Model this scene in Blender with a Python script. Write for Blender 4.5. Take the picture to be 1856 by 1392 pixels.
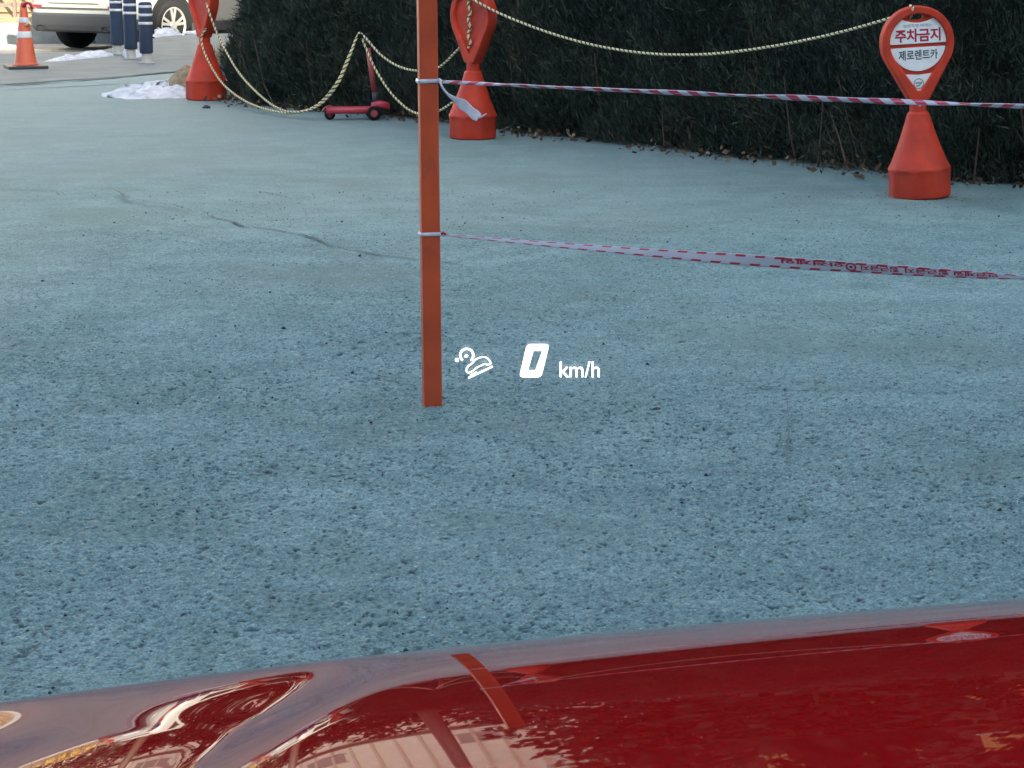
import bpy, bmesh, math, random
import numpy as np
from mathutils import Vector, Matrix, noise as mnoise

for o in list(bpy.data.objects):
    bpy.data.objects.remove(o, do_unlink=True)
sc = bpy.context.scene
C = sc.collection
R = math.radians
rnd = random.Random(7)

# ------------------------------------------------------------------ camera, sky, sun, exposure
CAMZ, FPX, W0, H0 = 1.40, 4200.0, 1856.0, 1392.0
PITCH = math.atan(846.0 / FPX)
cam = bpy.data.cameras.new('camera')
cam.sensor_width = 36.0
cam.lens = 36.0 * FPX / W0
cam.clip_start = 0.02
cam.clip_end = 2000.0
cam_o = bpy.data.objects.new('camera', cam)
C.objects.link(cam_o)
cam_o.location = (0, 0, CAMZ)
cam_o.rotation_euler = (math.pi / 2 - PITCH, 0, 0)
sc.camera = cam_o

SUN_EL, SUN_AZ = R(26), R(158)
world = bpy.data.worlds.new('World')
sc.world = world
world.use_nodes = True
wn = world.node_tree
sky = wn.nodes.new('ShaderNodeTexSky')
sky.sky_type = 'NISHITA'
sky.sun_disc = False
sky.sun_elevation = SUN_EL
sky.sun_rotation = SUN_AZ
sky.air_density = 0.75
sky.dust_density = 3.5
sky.ozone_density = 0.3
wn.links.new(sky.outputs[0], wn.nodes['Background'].inputs[0])
wn.nodes['Background'].inputs[1].default_value = 0.15
sun = bpy.data.lights.new('sun', 'SUN')
sun.energy = 5.0
sun.angle = R(0.5)
sun.color = (1.0, 0.90, 0.74)
sun_o = bpy.data.objects.new('sun', sun)
C.objects.link(sun_o)
sd = Vector((math.sin(SUN_AZ) * math.cos(SUN_EL), math.cos(SUN_AZ) * math.cos(SUN_EL), math.sin(SUN_EL)))
sun_o.rotation_euler = sd.to_track_quat('Z', 'Y').to_euler()
sun_o.location = sd * 100
vs = sc.view_settings
sc.display_settings.display_device = 'sRGB'
vs.view_transform = 'Standard'
vs.look = 'None'
vs.gamma = 1.0
vs.exposure = 2.3
vs.use_curve_mapping = False

sc.render.engine = 'CYCLES'
sc.cycles.max_bounces = 6
sc.cycles.diffuse_bounces = 3
sc.cycles.glossy_bounces = 3
sc.cycles.transmission_bounces = 3
sc.cycles.transparent_max_bounces = 6

# ------------------------------------------------------------------ where a sight line meets the place
CP, SP = math.cos(PITCH), math.sin(PITCH)
def ray(px, py):
    u, v = (px - W0 / 2) / FPX, (py - H0 / 2) / FPX
    return Vector((u, CP - v * SP, -SP - v * CP))
def at(px, py, Y):
    d = ray(px, py)
    return Vector((0, 0, CAMZ)) + d * (Y / d.y)
def gnd(px, py, z=0.0):
    d = ray(px, py)
    return Vector((0, 0, CAMZ)) + d * ((z - CAMZ) / d.z)

# ------------------------------------------------------------------ materials
def mat(name, col, *a, wear=None, **k):
    m = mat_(name, col, *a, **k)
    if wear:                                   # worn spots or grime with a shape of their own
        wc, ws, p0, p1, st = wear
        nt = m.node_tree; b = nt.nodes['Principled BSDF']; L = nt.links
        tc = nt.nodes.new('ShaderNodeTexCoord'); mp = nt.nodes.new('ShaderNodeMapping'); mp.inputs['Scale'].default_value = st
        n = nt.nodes.new('ShaderNodeTexNoise'); n.inputs['Scale'].default_value = ws; n.inputs['Detail'].default_value = 6; n.inputs['Roughness'].default_value = 0.65
        L.new(tc.outputs['Object'], mp.inputs[0]); L.new(mp.outputs[0], n.inputs['Vector'])
        r = nt.nodes.new('ShaderNodeMapRange'); r.inputs[1].default_value = p0; r.inputs[2].default_value = p1; r.inputs[4].default_value = 0.75; L.new(n.outputs['Fac'], r.inputs[0])
        x = nt.nodes.new('ShaderNodeMix'); x.data_type = 'RGBA'; L.new(r.outputs[0], x.inputs[0])
        if b.inputs['Base Color'].is_linked: L.new(b.inputs['Base Color'].links[0].from_socket, x.inputs[6])
        else: x.inputs[6].default_value = (*col, 1)
        x.inputs[7].default_value = (*wc, 1); L.new(x.outputs[2], b.inputs['Base Color'])
    return m
def mat_(name, col, rough=0.6, metal=0.0, coat=0.0, vary=0.0, vscale=8.0, bump=0.0, bscale=60.0, spec=0.5, col2=None, detail=4.0):
    m = bpy.data.materials.new(name)
    m.use_nodes = True
    nt = m.node_tree
    b = nt.nodes['Principled BSDF']
    b.inputs['Base Color'].default_value = (*col, 1)
    b.inputs['Roughness'].default_value = rough
    b.inputs['Metallic'].default_value = metal
    b.inputs['Specular IOR Level'].default_value = spec
    if coat:
        b.inputs['Coat Weight'].default_value = coat
        b.inputs['Coat Roughness'].default_value = 0.02
    if vary or bump:
        tc = nt.nodes.new('ShaderNodeTexCoord')
    if vary:
        n = nt.nodes.new('ShaderNodeTexNoise')
        n.inputs['Scale'].default_value = vscale
        n.inputs['Detail'].default_value = detail
        nt.links.new(tc.outputs['Object'], n.inputs['Vector'])
        cr = nt.nodes.new('ShaderNodeValToRGB')
        c2 = col2 if col2 else tuple(min(1, c * (1 + vary)) for c in col)
        c1 = col if col2 else tuple(c * (1 - vary) for c in col)
        cr.color_ramp.elements[0].position = 0.32
        cr.color_ramp.elements[1].position = 0.68
        cr.color_ramp.elements[0].color = (*c1, 1)
        cr.color_ramp.elements[1].color = (*c2, 1)
        nt.links.new(n.outputs['Fac'], cr.inputs['Fac'])
        nt.links.new(cr.outputs['Color'], b.inputs['Base Color'])
    if bump:
        n2 = nt.nodes.new('ShaderNodeTexNoise')
        n2.inputs['Scale'].default_value = bscale
        n2.inputs['Detail'].default_value = 5
        nt.links.new(tc.outputs['Object'], n2.inputs['Vector'])
        bp = nt.nodes.new('ShaderNodeBump')
        bp.inputs['Strength'].default_value = bump
        bp.inputs['Distance'].default_value = 0.01
        nt.links.new(n2.outputs['Fac'], bp.inputs['Height'])
        nt.links.new(bp.outputs['Normal'], b.inputs['Normal'])
    return m

M = {}
M['orange'] = mat('orange_steel_paint', (0.52, 0.074, 0.020), 0.45, wear=((0.20, 0.055, 0.03), 14, 0.56, 0.68, (1, 1, 0.35)), vary=0.2, vscale=6, bump=0.08, bscale=40)
M['plastic'] = mat('faded_red_plastic', (0.52, 0.046, 0.021), 0.6, spec=0.3, wear=((0.36, 0.055, 0.035), 7, 0.52, 0.72, (1, 1, 0.5)), vary=0.18, vscale=9, bump=0.05, bscale=90)
M['plate'] = mat('white_sticker', (0.84, 0.87, 0.88), 0.4, vary=0.05, vscale=30)
M['crimson'] = mat('crimson_print', (0.42, 0.02, 0.06), 0.5)
M['darkprint'] = mat('dark_grey_print', (0.055, 0.07, 0.085), 0.5)
M['greyprint'] = mat('grey_print', (0.27, 0.32, 0.34), 0.5)
M['bolt'] = mat('zinc_bolt', (0.75, 0.74, 0.68), 0.35, metal=0.4)
M['rope_y'] = mat('cream_yellow_rope', (0.74, 0.64, 0.37), 0.8, vary=0.12, vscale=60)
M['rope_k'] = mat('black_rope', (0.035, 0.033, 0.028), 0.85)
M['black'] = mat('black_rubber', (0.014, 0.014, 0.015), 0.8, spec=0.15, bump=0.1, bscale=80)
M['dark'] = mat('dark_plastic', (0.035, 0.036, 0.038), 0.55)
M['pink'] = mat('pinkish_red_plastic', (0.48, 0.045, 0.075), 0.4, vary=0.1, vscale=14)
M['stem'] = mat('dull_red_metal', (0.36, 0.07, 0.07), 0.4)
M['cone'] = mat('orange_cone_plastic', (0.52, 0.095, 0.035), 0.55, wear=((0.30, 0.10, 0.06), 9, 0.55, 0.72, (1, 1, 1)), vary=0.08, vscale=10)
M['reflective'] = mat('reflective_white_band', (0.60, 0.62, 0.64), 0.4)
M['navy'] = mat('navy_bollard_sleeve', (0.011, 0.027, 0.062), 0.7, vary=0.15, vscale=10)
M['concrete'] = mat('pale_concrete', (0.33, 0.34, 0.31), 0.85, vary=0.15, vscale=14, bump=0.2)
M['silver'] = mat('silver_car_paint', (0.40, 0.40, 0.37), 0.35, metal=0.3, coat=0.7)
M['alloy'] = mat('bright_alloy', (0.72, 0.70, 0.66), 0.3, metal=0.75)
M['chrome'] = mat('exhaust_chrome', (0.5, 0.5, 0.5), 0.2, metal=1.0)
M['dark_metal'] = mat('dull_dark_metal', (0.10, 0.10, 0.10), 0.35, metal=0.8)
M['carglass'] = mat('dark_car_glass', (0.02, 0.025, 0.028), 0.05, coat=0.6)
M['taillight'] = mat('tail_light_red', (0.35, 0.01, 0.012), 0.15, coat=0.8)
M['snow'] = mat('old_snow', (0.52, 0.55, 0.59), 0.75, wear=((0.27, 0.27, 0.26), 9, 0.56, 0.70, (1, 1, 1)), vary=0.14, vscale=16, bump=1.0, bscale=40)
M['soil'] = mat('dry_soil', (0.21, 0.155, 0.09), 0.95, vary=0.3, vscale=22, bump=0.7, bscale=50)
M['crackm'] = mat('dark_crack', (0.07, 0.10, 0.105), 0.95, vary=0.3, vscale=30)
M['faint'] = mat('faint_wear_line', (0.095, 0.150, 0.146), 0.95, vary=0.25, vscale=30)
M['mossline'] = mat('dirt_line', (0.12, 0.14, 0.115), 0.95, vary=0.3, vscale=20)
M['pale_coat'] = mat('worn_pale_coating', (0.205, 0.315, 0.300), 0.85, vary=0.1, vscale=9)
M['road'] = mat('pale_asphalt_road', (0.34, 0.32, 0.27), 0.9, vary=0.12, vscale=5, bump=0.2)
M['pave'] = mat('grey_pavement', (0.165, 0.185, 0.178), 0.9, vary=0.14, vscale=3.2, bump=0.35, bscale=70)
M['stone'] = mat('grey_stone_wall', (0.17, 0.19, 0.19), 0.9, vary=0.2, vscale=6, bump=0.4, bscale=20)
M['bark'] = mat('brown_bark', (0.09, 0.065, 0.045), 0.9, vary=0.25, vscale=12)
M['core'] = mat('dark_hedge_core', (0.016, 0.018, 0.013), 1.0, vary=0.4, vscale=14)
M['beigewall'] = mat('beige_render_wall', (0.86, 0.81, 0.70), 0.85, vary=0.06, vscale=2)
M['brick'] = mat('brown_brick_wall', (0.05, 0.022, 0.016), 0.9, vary=0.15, vscale=3)
M['panel'] = mat('ochre_panel', (0.48, 0.23, 0.085), 0.7, vary=0.1, vscale=2)
M['greywall'] = mat('grey_block_wall', (0.34, 0.33, 0.31), 0.85, vary=0.08, vscale=0.6)
M['fin'] = mat('beige_fin', (0.66, 0.59, 0.48), 0.8)
M['fence'] = mat('brown_fence_paint', (0.10, 0.075, 0.06), 0.6)
M['carpaint'] = mat('glossy_red_car_paint', (0.27, 0.0015, 0.002), 0.45, coat=1.0, spec=0.0)
M['carpaint'].node_tree.nodes['Principled BSDF'].inputs['Coat IOR'].default_value = 1.40
M['dash'] = mat('black_dashboard', (0.012, 0.012, 0.013), 0.9, spec=0.1)

def foliage_mat(name, c1, c2, c3, rough=0.65):
    m = bpy.data.materials.new(name); m.use_nodes = True
    nt = m.node_tree; b = nt.nodes['Principled BSDF']
    a = nt.nodes.new('ShaderNodeAttribute'); a.attribute_name = 'tint'
    cr = nt.nodes.new('ShaderNodeValToRGB')
    e = cr.color_ramp.elements
    e[0].position = 0.0; e[0].color = (*c1, 1)
    e[1].position = 1.0; e[1].color = (*c3, 1)
    k = e.new(0.6); k.color = (*c2, 1)
    nt.links.new(a.outputs['Fac'], cr.inputs['Fac'])
    nt.links.new(cr.outputs['Color'], b.inputs['Base Color'])
    b.inputs['Roughness'].default_value = rough
    b.inputs['Specular IOR Level'].default_value = 0.25
    return m
M['yew'] = foliage_mat('dark_evergreen_needles', (0.019, 0.029, 0.023), (0.041, 0.066, 0.050), (0.090, 0.085, 0.055))
M['yellow'] = foliage_mat('yellowed_leaves', (0.30, 0.16, 0.03), (0.62, 0.40, 0.08), (0.75, 0.60, 0.22))
M['pine'] = foliage_mat('dark_conifer_needles', (0.008, 0.012, 0.009), (0.016, 0.024, 0.016), (0.03, 0.034, 0.02))
M['litter'] = foliage_mat('fallen_leaves', (0.04, 0.028, 0.018), (0.12, 0.08, 0.045), (0.42, 0.35, 0.25), 0.8)
M['weed'] = foliage_mat('dry_weeds', (0.16, 0.14, 0.08), (0.36, 0.32, 0.22), (0.55, 0.52, 0.42), 0.9)

def ground_material():
    m = bpy.data.materials.new('worn_teal_coated_ground'); m.use_nodes = True
    nt = m.node_tree; N = nt.nodes; L = nt.links
    b = N['Principled BSDF']
    tc = N.new('ShaderNodeTexCoord')
    def noise(scale, detail=4.0, rough=0.55, vec=None):
        n = N.new('ShaderNodeTexNoise'); n.inputs['Scale'].default_value = scale
        n.inputs['Detail'].default_value = detail; n.inputs['Roughness'].default_value = rough
        L.new(vec if vec else tc.outputs['Object'], n.inputs['Vector']); return n.outputs['Fac']
    def ramp(f, p0, p1, c0=(0, 0, 0), c1=(1, 1, 1)):
        r = N.new('ShaderNodeValToRGB'); r.color_ramp.elements[0].position = p0; r.color_ramp.elements[1].position = p1
        r.color_ramp.elements[0].color = (*c0, 1); r.color_ramp.elements[1].color = (*c1, 1)
        L.new(f, r.inputs['Fac']); return r.outputs['Color']
    def mix(f, a, c, blend='MIX'):
        x = N.new('ShaderNodeMix'); x.data_type = 'RGBA'; x.blend_type = blend
        if isinstance(f, float): x.inputs[0].default_value = f
        else: L.new(f, x.inputs[0])
        for s, v in ((6, a), (7, c)):
            if isinstance(v, tuple): x.inputs[s].default_value = (*v, 1)
            else: L.new(v, x.inputs[s])
        return x.outputs[2]
    def math_(op, a, c):
        x = N.new('ShaderNodeMath'); x.operation = op
        for s, v in ((0, a), (1, c)):
            if isinstance(v, float): x.inputs[s].default_value = v
            else: L.new(v, x.inputs[s])
        return x.outputs[0]
    teal = ramp(noise(1.3, 5), 0.3, 0.7, (0.171, 0.268, 0.250), (0.215, 0.322, 0.300))
    fine = ramp(noise(170, 1.5), 0.34, 0.68, (0.55, 0.58, 0.59), (1.32, 1.30, 1.28))
    col = mix(0.85, teal, fine, 'MULTIPLY')
    med = ramp(noise(42, 3), 0.34, 0.70, (0.78, 0.80, 0.81), (1.17, 1.15, 1.14))
    col = mix(0.9, col, med, 'MULTIPLY')
    broad = ramp(noise(4.5, 5, 0.6), 0.35, 0.68, (0.82, 0.85, 0.85), (1.13, 1.11, 1.11))
    col = mix(0.9, col, broad, 'MULTIPLY')
    # greenish, mossy wear in broad patches
    col = mix(math_('MULTIPLY', ramp(noise(0.75, 5, 0.68), 0.50, 0.66), 0.7), col, (0.140, 0.205, 0.180))
    # haze and grazing sheen painted in as grey towards the pavement and hedge
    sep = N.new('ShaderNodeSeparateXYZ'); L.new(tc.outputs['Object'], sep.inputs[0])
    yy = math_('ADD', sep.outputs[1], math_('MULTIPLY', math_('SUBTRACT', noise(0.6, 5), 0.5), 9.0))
    far_haze = N.new('ShaderNodeMapRange'); far_haze.inputs[1].default_value = 11.0; far_haze.inputs[2].default_value = 21.0; L.new(yy, far_haze.inputs[0])
    col = mix(math_('MULTIPLY', far_haze.outputs[0], 0.85), col, (0.225, 0.285, 0.278))
    # chipped spots down to dark asphalt, with shade in the pits painted in
    sparse = ramp(noise(1.1, 4), 0.34, 0.60)
    pit = ramp(noise(46, 2.0, 0.5), 0.625, 0.675)
    pit2 = ramp(noise(85, 2.0, 0.5), 0.615, 0.68)
    big = ramp(noise(17, 3.0, 0.6), 0.70, 0.735)
    p = math_('MULTIPLY', math_('MAXIMUM', big, math_('MAXIMUM', pit, math_('MULTIPLY', pit2, 0.7))), math_('ADD', math_('MULTIPLY', sparse, 0.65), 0.3))
    far = N.new('ShaderNodeMapRange'); far.inputs[1].default_value = 7.0; far.inputs[2].default_value = 14.0; far.inputs[3].default_value = 1.0; far.inputs[4].default_value = 0.35; L.new(yy, far.inputs[0])
    p = math_('MULTIPLY', p, far.outputs[0])
    at_ = N.new('ShaderNodeAttribute'); at_.attribute_name = 'pit'
    at2 = N.new('ShaderNodeAttribute'); at2.attribute_name = 'relief'
    p = math_('MAXIMUM', math_('MULTIPLY', p, math_('SUBTRACT', 1.0, math_('MULTIPLY', at2.outputs['Fac'], 0.6))), at_.outputs['Fac'])
    col = mix(math_('MULTIPLY', p, 0.95), col, (0.028, 0.048, 0.050))
    spk = ramp(noise(21, 3.0, 0.65), 0.60, 0.70)
    col = mix(math_('MULTIPLY', spk, 0.28), col, (0.085, 0.125, 0.12))
    # pale flecks of bare aggregate
    fl = ramp(noise(75, 1.0), 0.66, 0.74)
    col = mix(math_('MULTIPLY', fl, 0.5), col, (0.38, 0.48, 0.50))
    L.new(col, b.inputs['Base Color'])
    b.inputs['Roughness'].default_value = 0.85
    b.inputs['Specular IOR Level'].default_value = 0.2
    h = noise(70, 2)
    bp = N.new('ShaderNodeBump'); bp.inputs['Strength'].default_value = 0.8; bp.inputs['Distance'].default_value = 0.005
    L.new(h, bp.inputs['Height']); L.new(bp.outputs['Normal'], b.inputs['Normal'])
    return m
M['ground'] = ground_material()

def tape_material(lo=0.19):
    m = bpy.data.materials.new('printed_barrier_tape'); m.use_nodes = True
    nt = m.node_tree; N = nt.nodes; L = nt.links
    b = N['Principled BSDF']
    uv = N.new('ShaderNodeUVMap'); sx = N.new('ShaderNodeSeparateXYZ'); L.new(uv.outputs[0], sx.inputs[0])
    def mt(op, a, c=0.0):
        x = N.new('ShaderNodeMath'); x.operation = op
        for s, v in ((0, a), (1, c)):
            if isinstance(v, float): x.inputs[s].default_value = v
            else: L.new(v, x.inputs[s])
        return x.outputs[0]
    sl = mt('ADD', mt('MULTIPLY', sx.outputs[0], 1 / 0.056), mt('MULTIPLY', sx.outputs[1], 0.5))
    dash = mt('LESS_THAN', mt('FRACT', sl), 0.52)
    v = mt('ABSOLUTE', mt('SUBTRACT', sx.outputs[1], 0.5))
    band = mt('MULTIPLY', mt('GREATER_THAN', v, lo), mt('LESS_THAN', v, 0.42))
    f = mt('MULTIPLY', dash, band)
    mx = N.new('ShaderNodeMix'); mx.data_type = 'RGBA'
    L.new(f, mx.inputs[0]); mx.inputs[6].default_value = (0.52, 0.52, 0.58, 1); mx.inputs[7].default_value = (0.50, 0.025, 0.06, 1)
    L.new(mx.outputs[2], b.inputs['Base Color'])
    b.inputs['Roughness'].default_value = 0.35
    return m
M['tape'] = tape_material()
M['tapetwist'] = tape_material(0.02)
M['tapewhite'] = mat('plain_tape_film', (0.58, 0.57, 0.64), 0.35, vary=0.12, vscale=50)

def glass_material():
    m = bpy.data.materials.new('clear_windshield_glass'); m.use_nodes = True
    nt = m.node_tree; N = nt.nodes; L = nt.links
    out = N['Material Output']; N.remove(N['Principled BSDF'])
    t = N.new('ShaderNodeBsdfTransparent'); t.inputs[0].default_value = (0.95, 0.985, 0.98, 1)
    g = N.new('ShaderNodeBsdfGlossy'); g.inputs['Roughness'].default_value = 0.01
    fr = N.new('ShaderNodeFresnel'); fr.inputs[0].default_value = 1.12
    mx = N.new('ShaderNodeMixShader')
    L.new(fr.outputs[0], mx.inputs[0]); L.new(t.outputs[0], mx.inputs[1]); L.new(g.outputs[0], mx.inputs[2])
    L.new(mx.outputs[0], out.inputs[0])
    return m
M['glass'] = glass_material()
hm = bpy.data.materials.new('projected_white_light'); hm.use_nodes = True
hm.node_tree.nodes['Principled BSDF'].inputs['Base Color'].default_value = (0, 0, 0, 1)
hm.node_tree.nodes['Principled BSDF'].inputs['Emission Color'].default_value = (0.97, 0.985, 1, 1)
hm.node_tree.nodes['Principled BSDF'].inputs['Emission Strength'].default_value = 0.6
M['hud'] = hm

# ------------------------------------------------------------------ helpers
def tag(o, label=None, cat=None, group=None, kind=None):
    if label: o['label'] = label
    if cat: o['category'] = cat
    if group: o['group'] = group
    if kind: o['kind'] = kind
    return o
def thing(name, loc, label, cat, group=None, rz=0.0, rx=0.0, ry=0.0):
    o = bpy.data.objects.new(name, None); C.objects.link(o)
    o.location = loc; o.rotation_euler = (rx, ry, rz); o.empty_display_size = 0.1
    return tag(o, label, cat, group)
def link(name, me, m, parent=None, loc=None, rot=None):
    o = bpy.data.objects.new(name, me); C.objects.link(o)
    if m is not None and not me.materials: me.materials.append(m)
    if parent: o.parent = parent
    if loc is not None: o.location = loc
    if rot is not None: o.rotation_euler = rot
    return o
def mesh(name, verts, faces, smooth=False, uvs=None):
    me = bpy.data.meshes.new(name)
    me.from_pydata([tuple(v) for v in verts], [], [tuple(f) for f in faces])
    if smooth: me.polygons.foreach_set('use_smooth', [True] * len(me.polygons))
    if uvs is not None:
        l = me.uv_layers.new(name='UVMap')
        idx = np.empty(len(me.loops), dtype=np.int32); me.loops.foreach_get('vertex_index', idx)
        l.data.foreach_set('uv', np.asarray(uvs, dtype=np.float32)[idx].ravel())
    me.update(); return me
class MB:
    def __init__(s): s.v = []; s.f = []
    def add(s, v, f):
        n = len(s.v); s.v += [tuple(p) for p in v]; s.f += [tuple(i + n for i in q) for q in f]; return s
    def box(s, c, d, rz=0.0, rx=0.0, ry=0.0, taper=1.0):
        m = Matrix.Translation(c) @ Matrix.Rotation(rz, 4, 'Z') @ Matrix.Rotation(ry, 4, 'Y') @ Matrix.Rotation(rx, 4, 'X')
        v = []
        for z in (-1, 1):
            k = taper if z > 0 else 1
            for x, y in ((-1, -1), (1, -1), (1, 1), (-1, 1)):
                v.append(m @ Vector((x * d[0] / 2 * k, y * d[1] / 2 * k, z * d[2] / 2)))
        return s.add(v, [(3, 2, 1, 0), (4, 5, 6, 7), (0, 1, 5, 4), (1, 2, 6, 5), (2, 3, 7, 6), (3, 0, 4, 7)])
    def rings(s, rs, cap=True, closed=True):
        n = len(rs[0]); v = [p for r in rs for p in r]; f = []
        for i in range(len(rs) - 1):
            for j in range(n if closed else n - 1):
                a, b = i * n + j, i * n + (j + 1) % n
                f.append((a, b, b + n, a + n))
        if cap:
            f.append(tuple(reversed(range(n)))); f.append(tuple((len(rs) - 1) * n + j for j in range(n)))
        return s.add(v, f)
    def cyl(s, a, b, r0, r1=None, n=16, cap=True):
        a, b = Vector(a), Vector(b); r1 = r0 if r1 is None else r1
        q = (b - a).to_track_quat('Z', 'Y')
        rs = []
        for p, r in ((a, r0), (b, r1)):
            rs.append([p + q @ Vector((r * math.cos(2 * math.pi * k / n), r * math.sin(2 * math.pi * k / n), 0)) for k in range(n)])
        return s.rings(rs, cap)
    def lathe(s, prof, n=24, cap=True):
        return s.rings([[(r * math.cos(2 * math.pi * k / n), r * math.sin(2 * math.pi * k / n), z) for k in range(n)] for r, z in prof], cap)
    def tube(s, pts, r, n=8, cap=True):
        fr = frames(pts); rs = []
        for i, p in enumerate(pts):
            t, a, b = fr[i]; rr = r(i / (len(pts) - 1)) if callable(r) else r
            rs.append([Vector(p) + (a * math.cos(2 * math.pi * k / n) + b * math.sin(2 * math.pi * k / n)) * rr for k in range(n)])
        return s.rings(rs, cap)
    def build(s, name, m, parent=None, smooth=False, loc=None, rot=None, bevel=0.0):
        me = mesh(name, s.v, s.f, smooth)
        o = link(name, me, m, parent, loc, rot)
        if bevel:
            bm = bmesh.new(); bm.from_mesh(me)
            bmesh.ops.bevel(bm, geom=[e for e in bm.edges if len(e.link_faces) == 2 and e.calc_face_angle(0) > 0.5], offset=bevel, segments=2, affect='EDGES', profile=0.6)
            bm.to_mesh(me); bm.free()
        return o
def frames(pts):
    pts = [Vector(p) for p in pts]; out = []; a = None
    for i in range(len(pts)):
        t = (pts[min(i + 1, len(pts) - 1)] - pts[max(i - 1, 0)]).normalized()
        if a is None:
            a = t.orthogonal().normalized()
        a = (a - t * a.dot(t)).normalized()
        out.append((t, a, t.cross(a)))
    return out
def catmull(P, per=12):
    P = [Vector(p) for p in P]; Q = [P[0] * 2 - P[1]] + P + [P[-1] * 2 - P[-2]]; out = []
    for i in range(1, len(Q) - 2):
        for k in range(per):
            t = k / per; p0, p1, p2, p3 = Q[i - 1], Q[i], Q[i + 1], Q[i + 2]
            out.append(0.5 * ((2 * p1) + (p2 - p0) * t + (2 * p0 - 5 * p1 + 4 * p2 - p3) * t * t + (3 * p1 - p0 - 3 * p2 + p3) * t ** 3))
    out.append(P[-1]); return out
def resample(P, step):
    d = [0.0]
    for i in range(1, len(P)): d.append(d[-1] + (P[i] - P[i - 1]).length)
    n = max(2, int(d[-1] / step)); out = []; j = 0
    for k in range(n + 1):
        s = d[-1] * k / n
        while j < len(P) - 2 and d[j + 1] < s: j += 1
        t = (s - d[j]) / max(1e-9, d[j + 1] - d[j]); out.append(P[j].lerp(P[j + 1], t))
    return out, d[-1]
def copy_tree(o, parent=None):
    c = o.copy(); C.objects.link(c); c.parent = parent
    for ch in [x for x in bpy.data.objects if x.parent == o]: copy_tree(ch, c)
    return c
def curve_mesh(name, splines, extrude=0.01, bevel=0.0, res=2):
    """filled flat outline (with holes) given thickness; lies in local XZ, thickness along Y"""
    cu = bpy.data.curves.new(name, 'CURVE'); cu.dimensions = '2D'; cu.fill_mode = 'BOTH'
    cu.extrude = extrude; cu.bevel_depth = bevel; cu.bevel_resolution = res
    for pts in splines:
        s = cu.splines.new('POLY'); s.points.add(len(pts) - 1); s.use_cyclic_u = True
        for p, q in zip(s.points, pts): p.co = (q[0], q[1], 0, 1)
    o = bpy.data.objects.new(name, cu); C.objects.link(o)
    dg = bpy.context.evaluated_depsgraph_get(); dg.update()
    me = bpy.data.meshes.new_from_object(o.evaluated_get(dg))
    bpy.data.objects.remove(o); bpy.data.curves.remove(cu)
    me.materials.clear(); me.name = name
    me.transform(Matrix.Rotation(math.pi / 2, 4, 'X'))
    return me
def text_mesh(body, size, weight=0.0, extrude=0.0006, width=None, shear=0.0, height=None):
    cu = bpy.data.curves.new('t', 'FONT'); cu.body = body; cu.size = size; cu.align_x = 'CENTER'; cu.align_y = 'CENTER'
    cu.offset = weight; cu.extrude = extrude; cu.shear = shear; cu.resolution_u = 3
    o = bpy.data.objects.new('t', cu); C.objects.link(o)
    dg = bpy.context.evaluated_depsgraph_get(); dg.update()
    me = bpy.data.meshes.new_from_object(o.evaluated_get(dg))
    bpy.data.objects.remove(o); bpy.data.curves.remove(cu)
    me.materials.clear()
    co = np.empty(len(me.vertices) * 3, dtype=np.float32); me.vertices.foreach_get('co', co); co = co.reshape(-1, 3)
    lo, hi = co.min(0), co.max(0)
    co[:, :2] -= ((lo + hi) / 2)[:2]
    if width: co[:, 0] *= width / (hi[0] - lo[0])
    if height: co[:, 1] *= height / (hi[1] - lo[1])
    me.vertices.foreach_set('co', co.ravel())
    me.transform(Matrix.Rotation(math.pi / 2, 4, 'X')); me.update()
    return me
def smooth_by_angle(me, deg=35):
    me.polygons.foreach_set('use_smooth', [True] * len(me.polygons))
    bm = bmesh.new(); bm.from_mesh(me)
    for e in bm.edges:
        if len(e.link_faces) != 2 or e.calc_face_angle(0) > R(deg): e.smooth = False
    bm.to_mesh(me); bm.free()
def tinted(name, verts, quads, tint, m, parent=None):
    """mesh of leaf-like quads with one tint value for each"""
    n = len(quads)
    me = bpy.data.meshes.new(name)
    me.vertices.add(len(verts)); me.vertices.foreach_set('co', np.asarray(verts, dtype=np.float32).ravel())
    me.loops.add(n * 4); me.loops.foreach_set('vertex_index', np.asarray(quads, dtype=np.int32).ravel())
    me.polygons.add(n); me.polygons.foreach_set('loop_start', np.arange(0, n * 4, 4, dtype=np.int32))
    me.update(calc_edges=True)
    a = me.attributes.new('tint', 'FLOAT', 'FACE'); a.data.foreach_set('value', np.asarray(tint, dtype=np.float32))
    return link(name, me, m, parent)
def blades(P, D, ln, wd, rng):
    """rhombic blades: start P (n,3), unit direction D, length, width"""
    n = len(P)
    side = np.cross(D, rng.normal(size=(n, 3))); side /= np.linalg.norm(side, axis=1)[:, None] + 1e-9
    ln = ln[:, None]; wd = wd[:, None]
    v = np.stack([P, P + D * ln * 0.45 + side * wd * 0.5, P + D * ln, P + D * ln * 0.45 - side * wd * 0.5], 1).reshape(-1, 3)
    q = np.arange(n * 4).reshape(n, 4)
    return v, q

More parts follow.
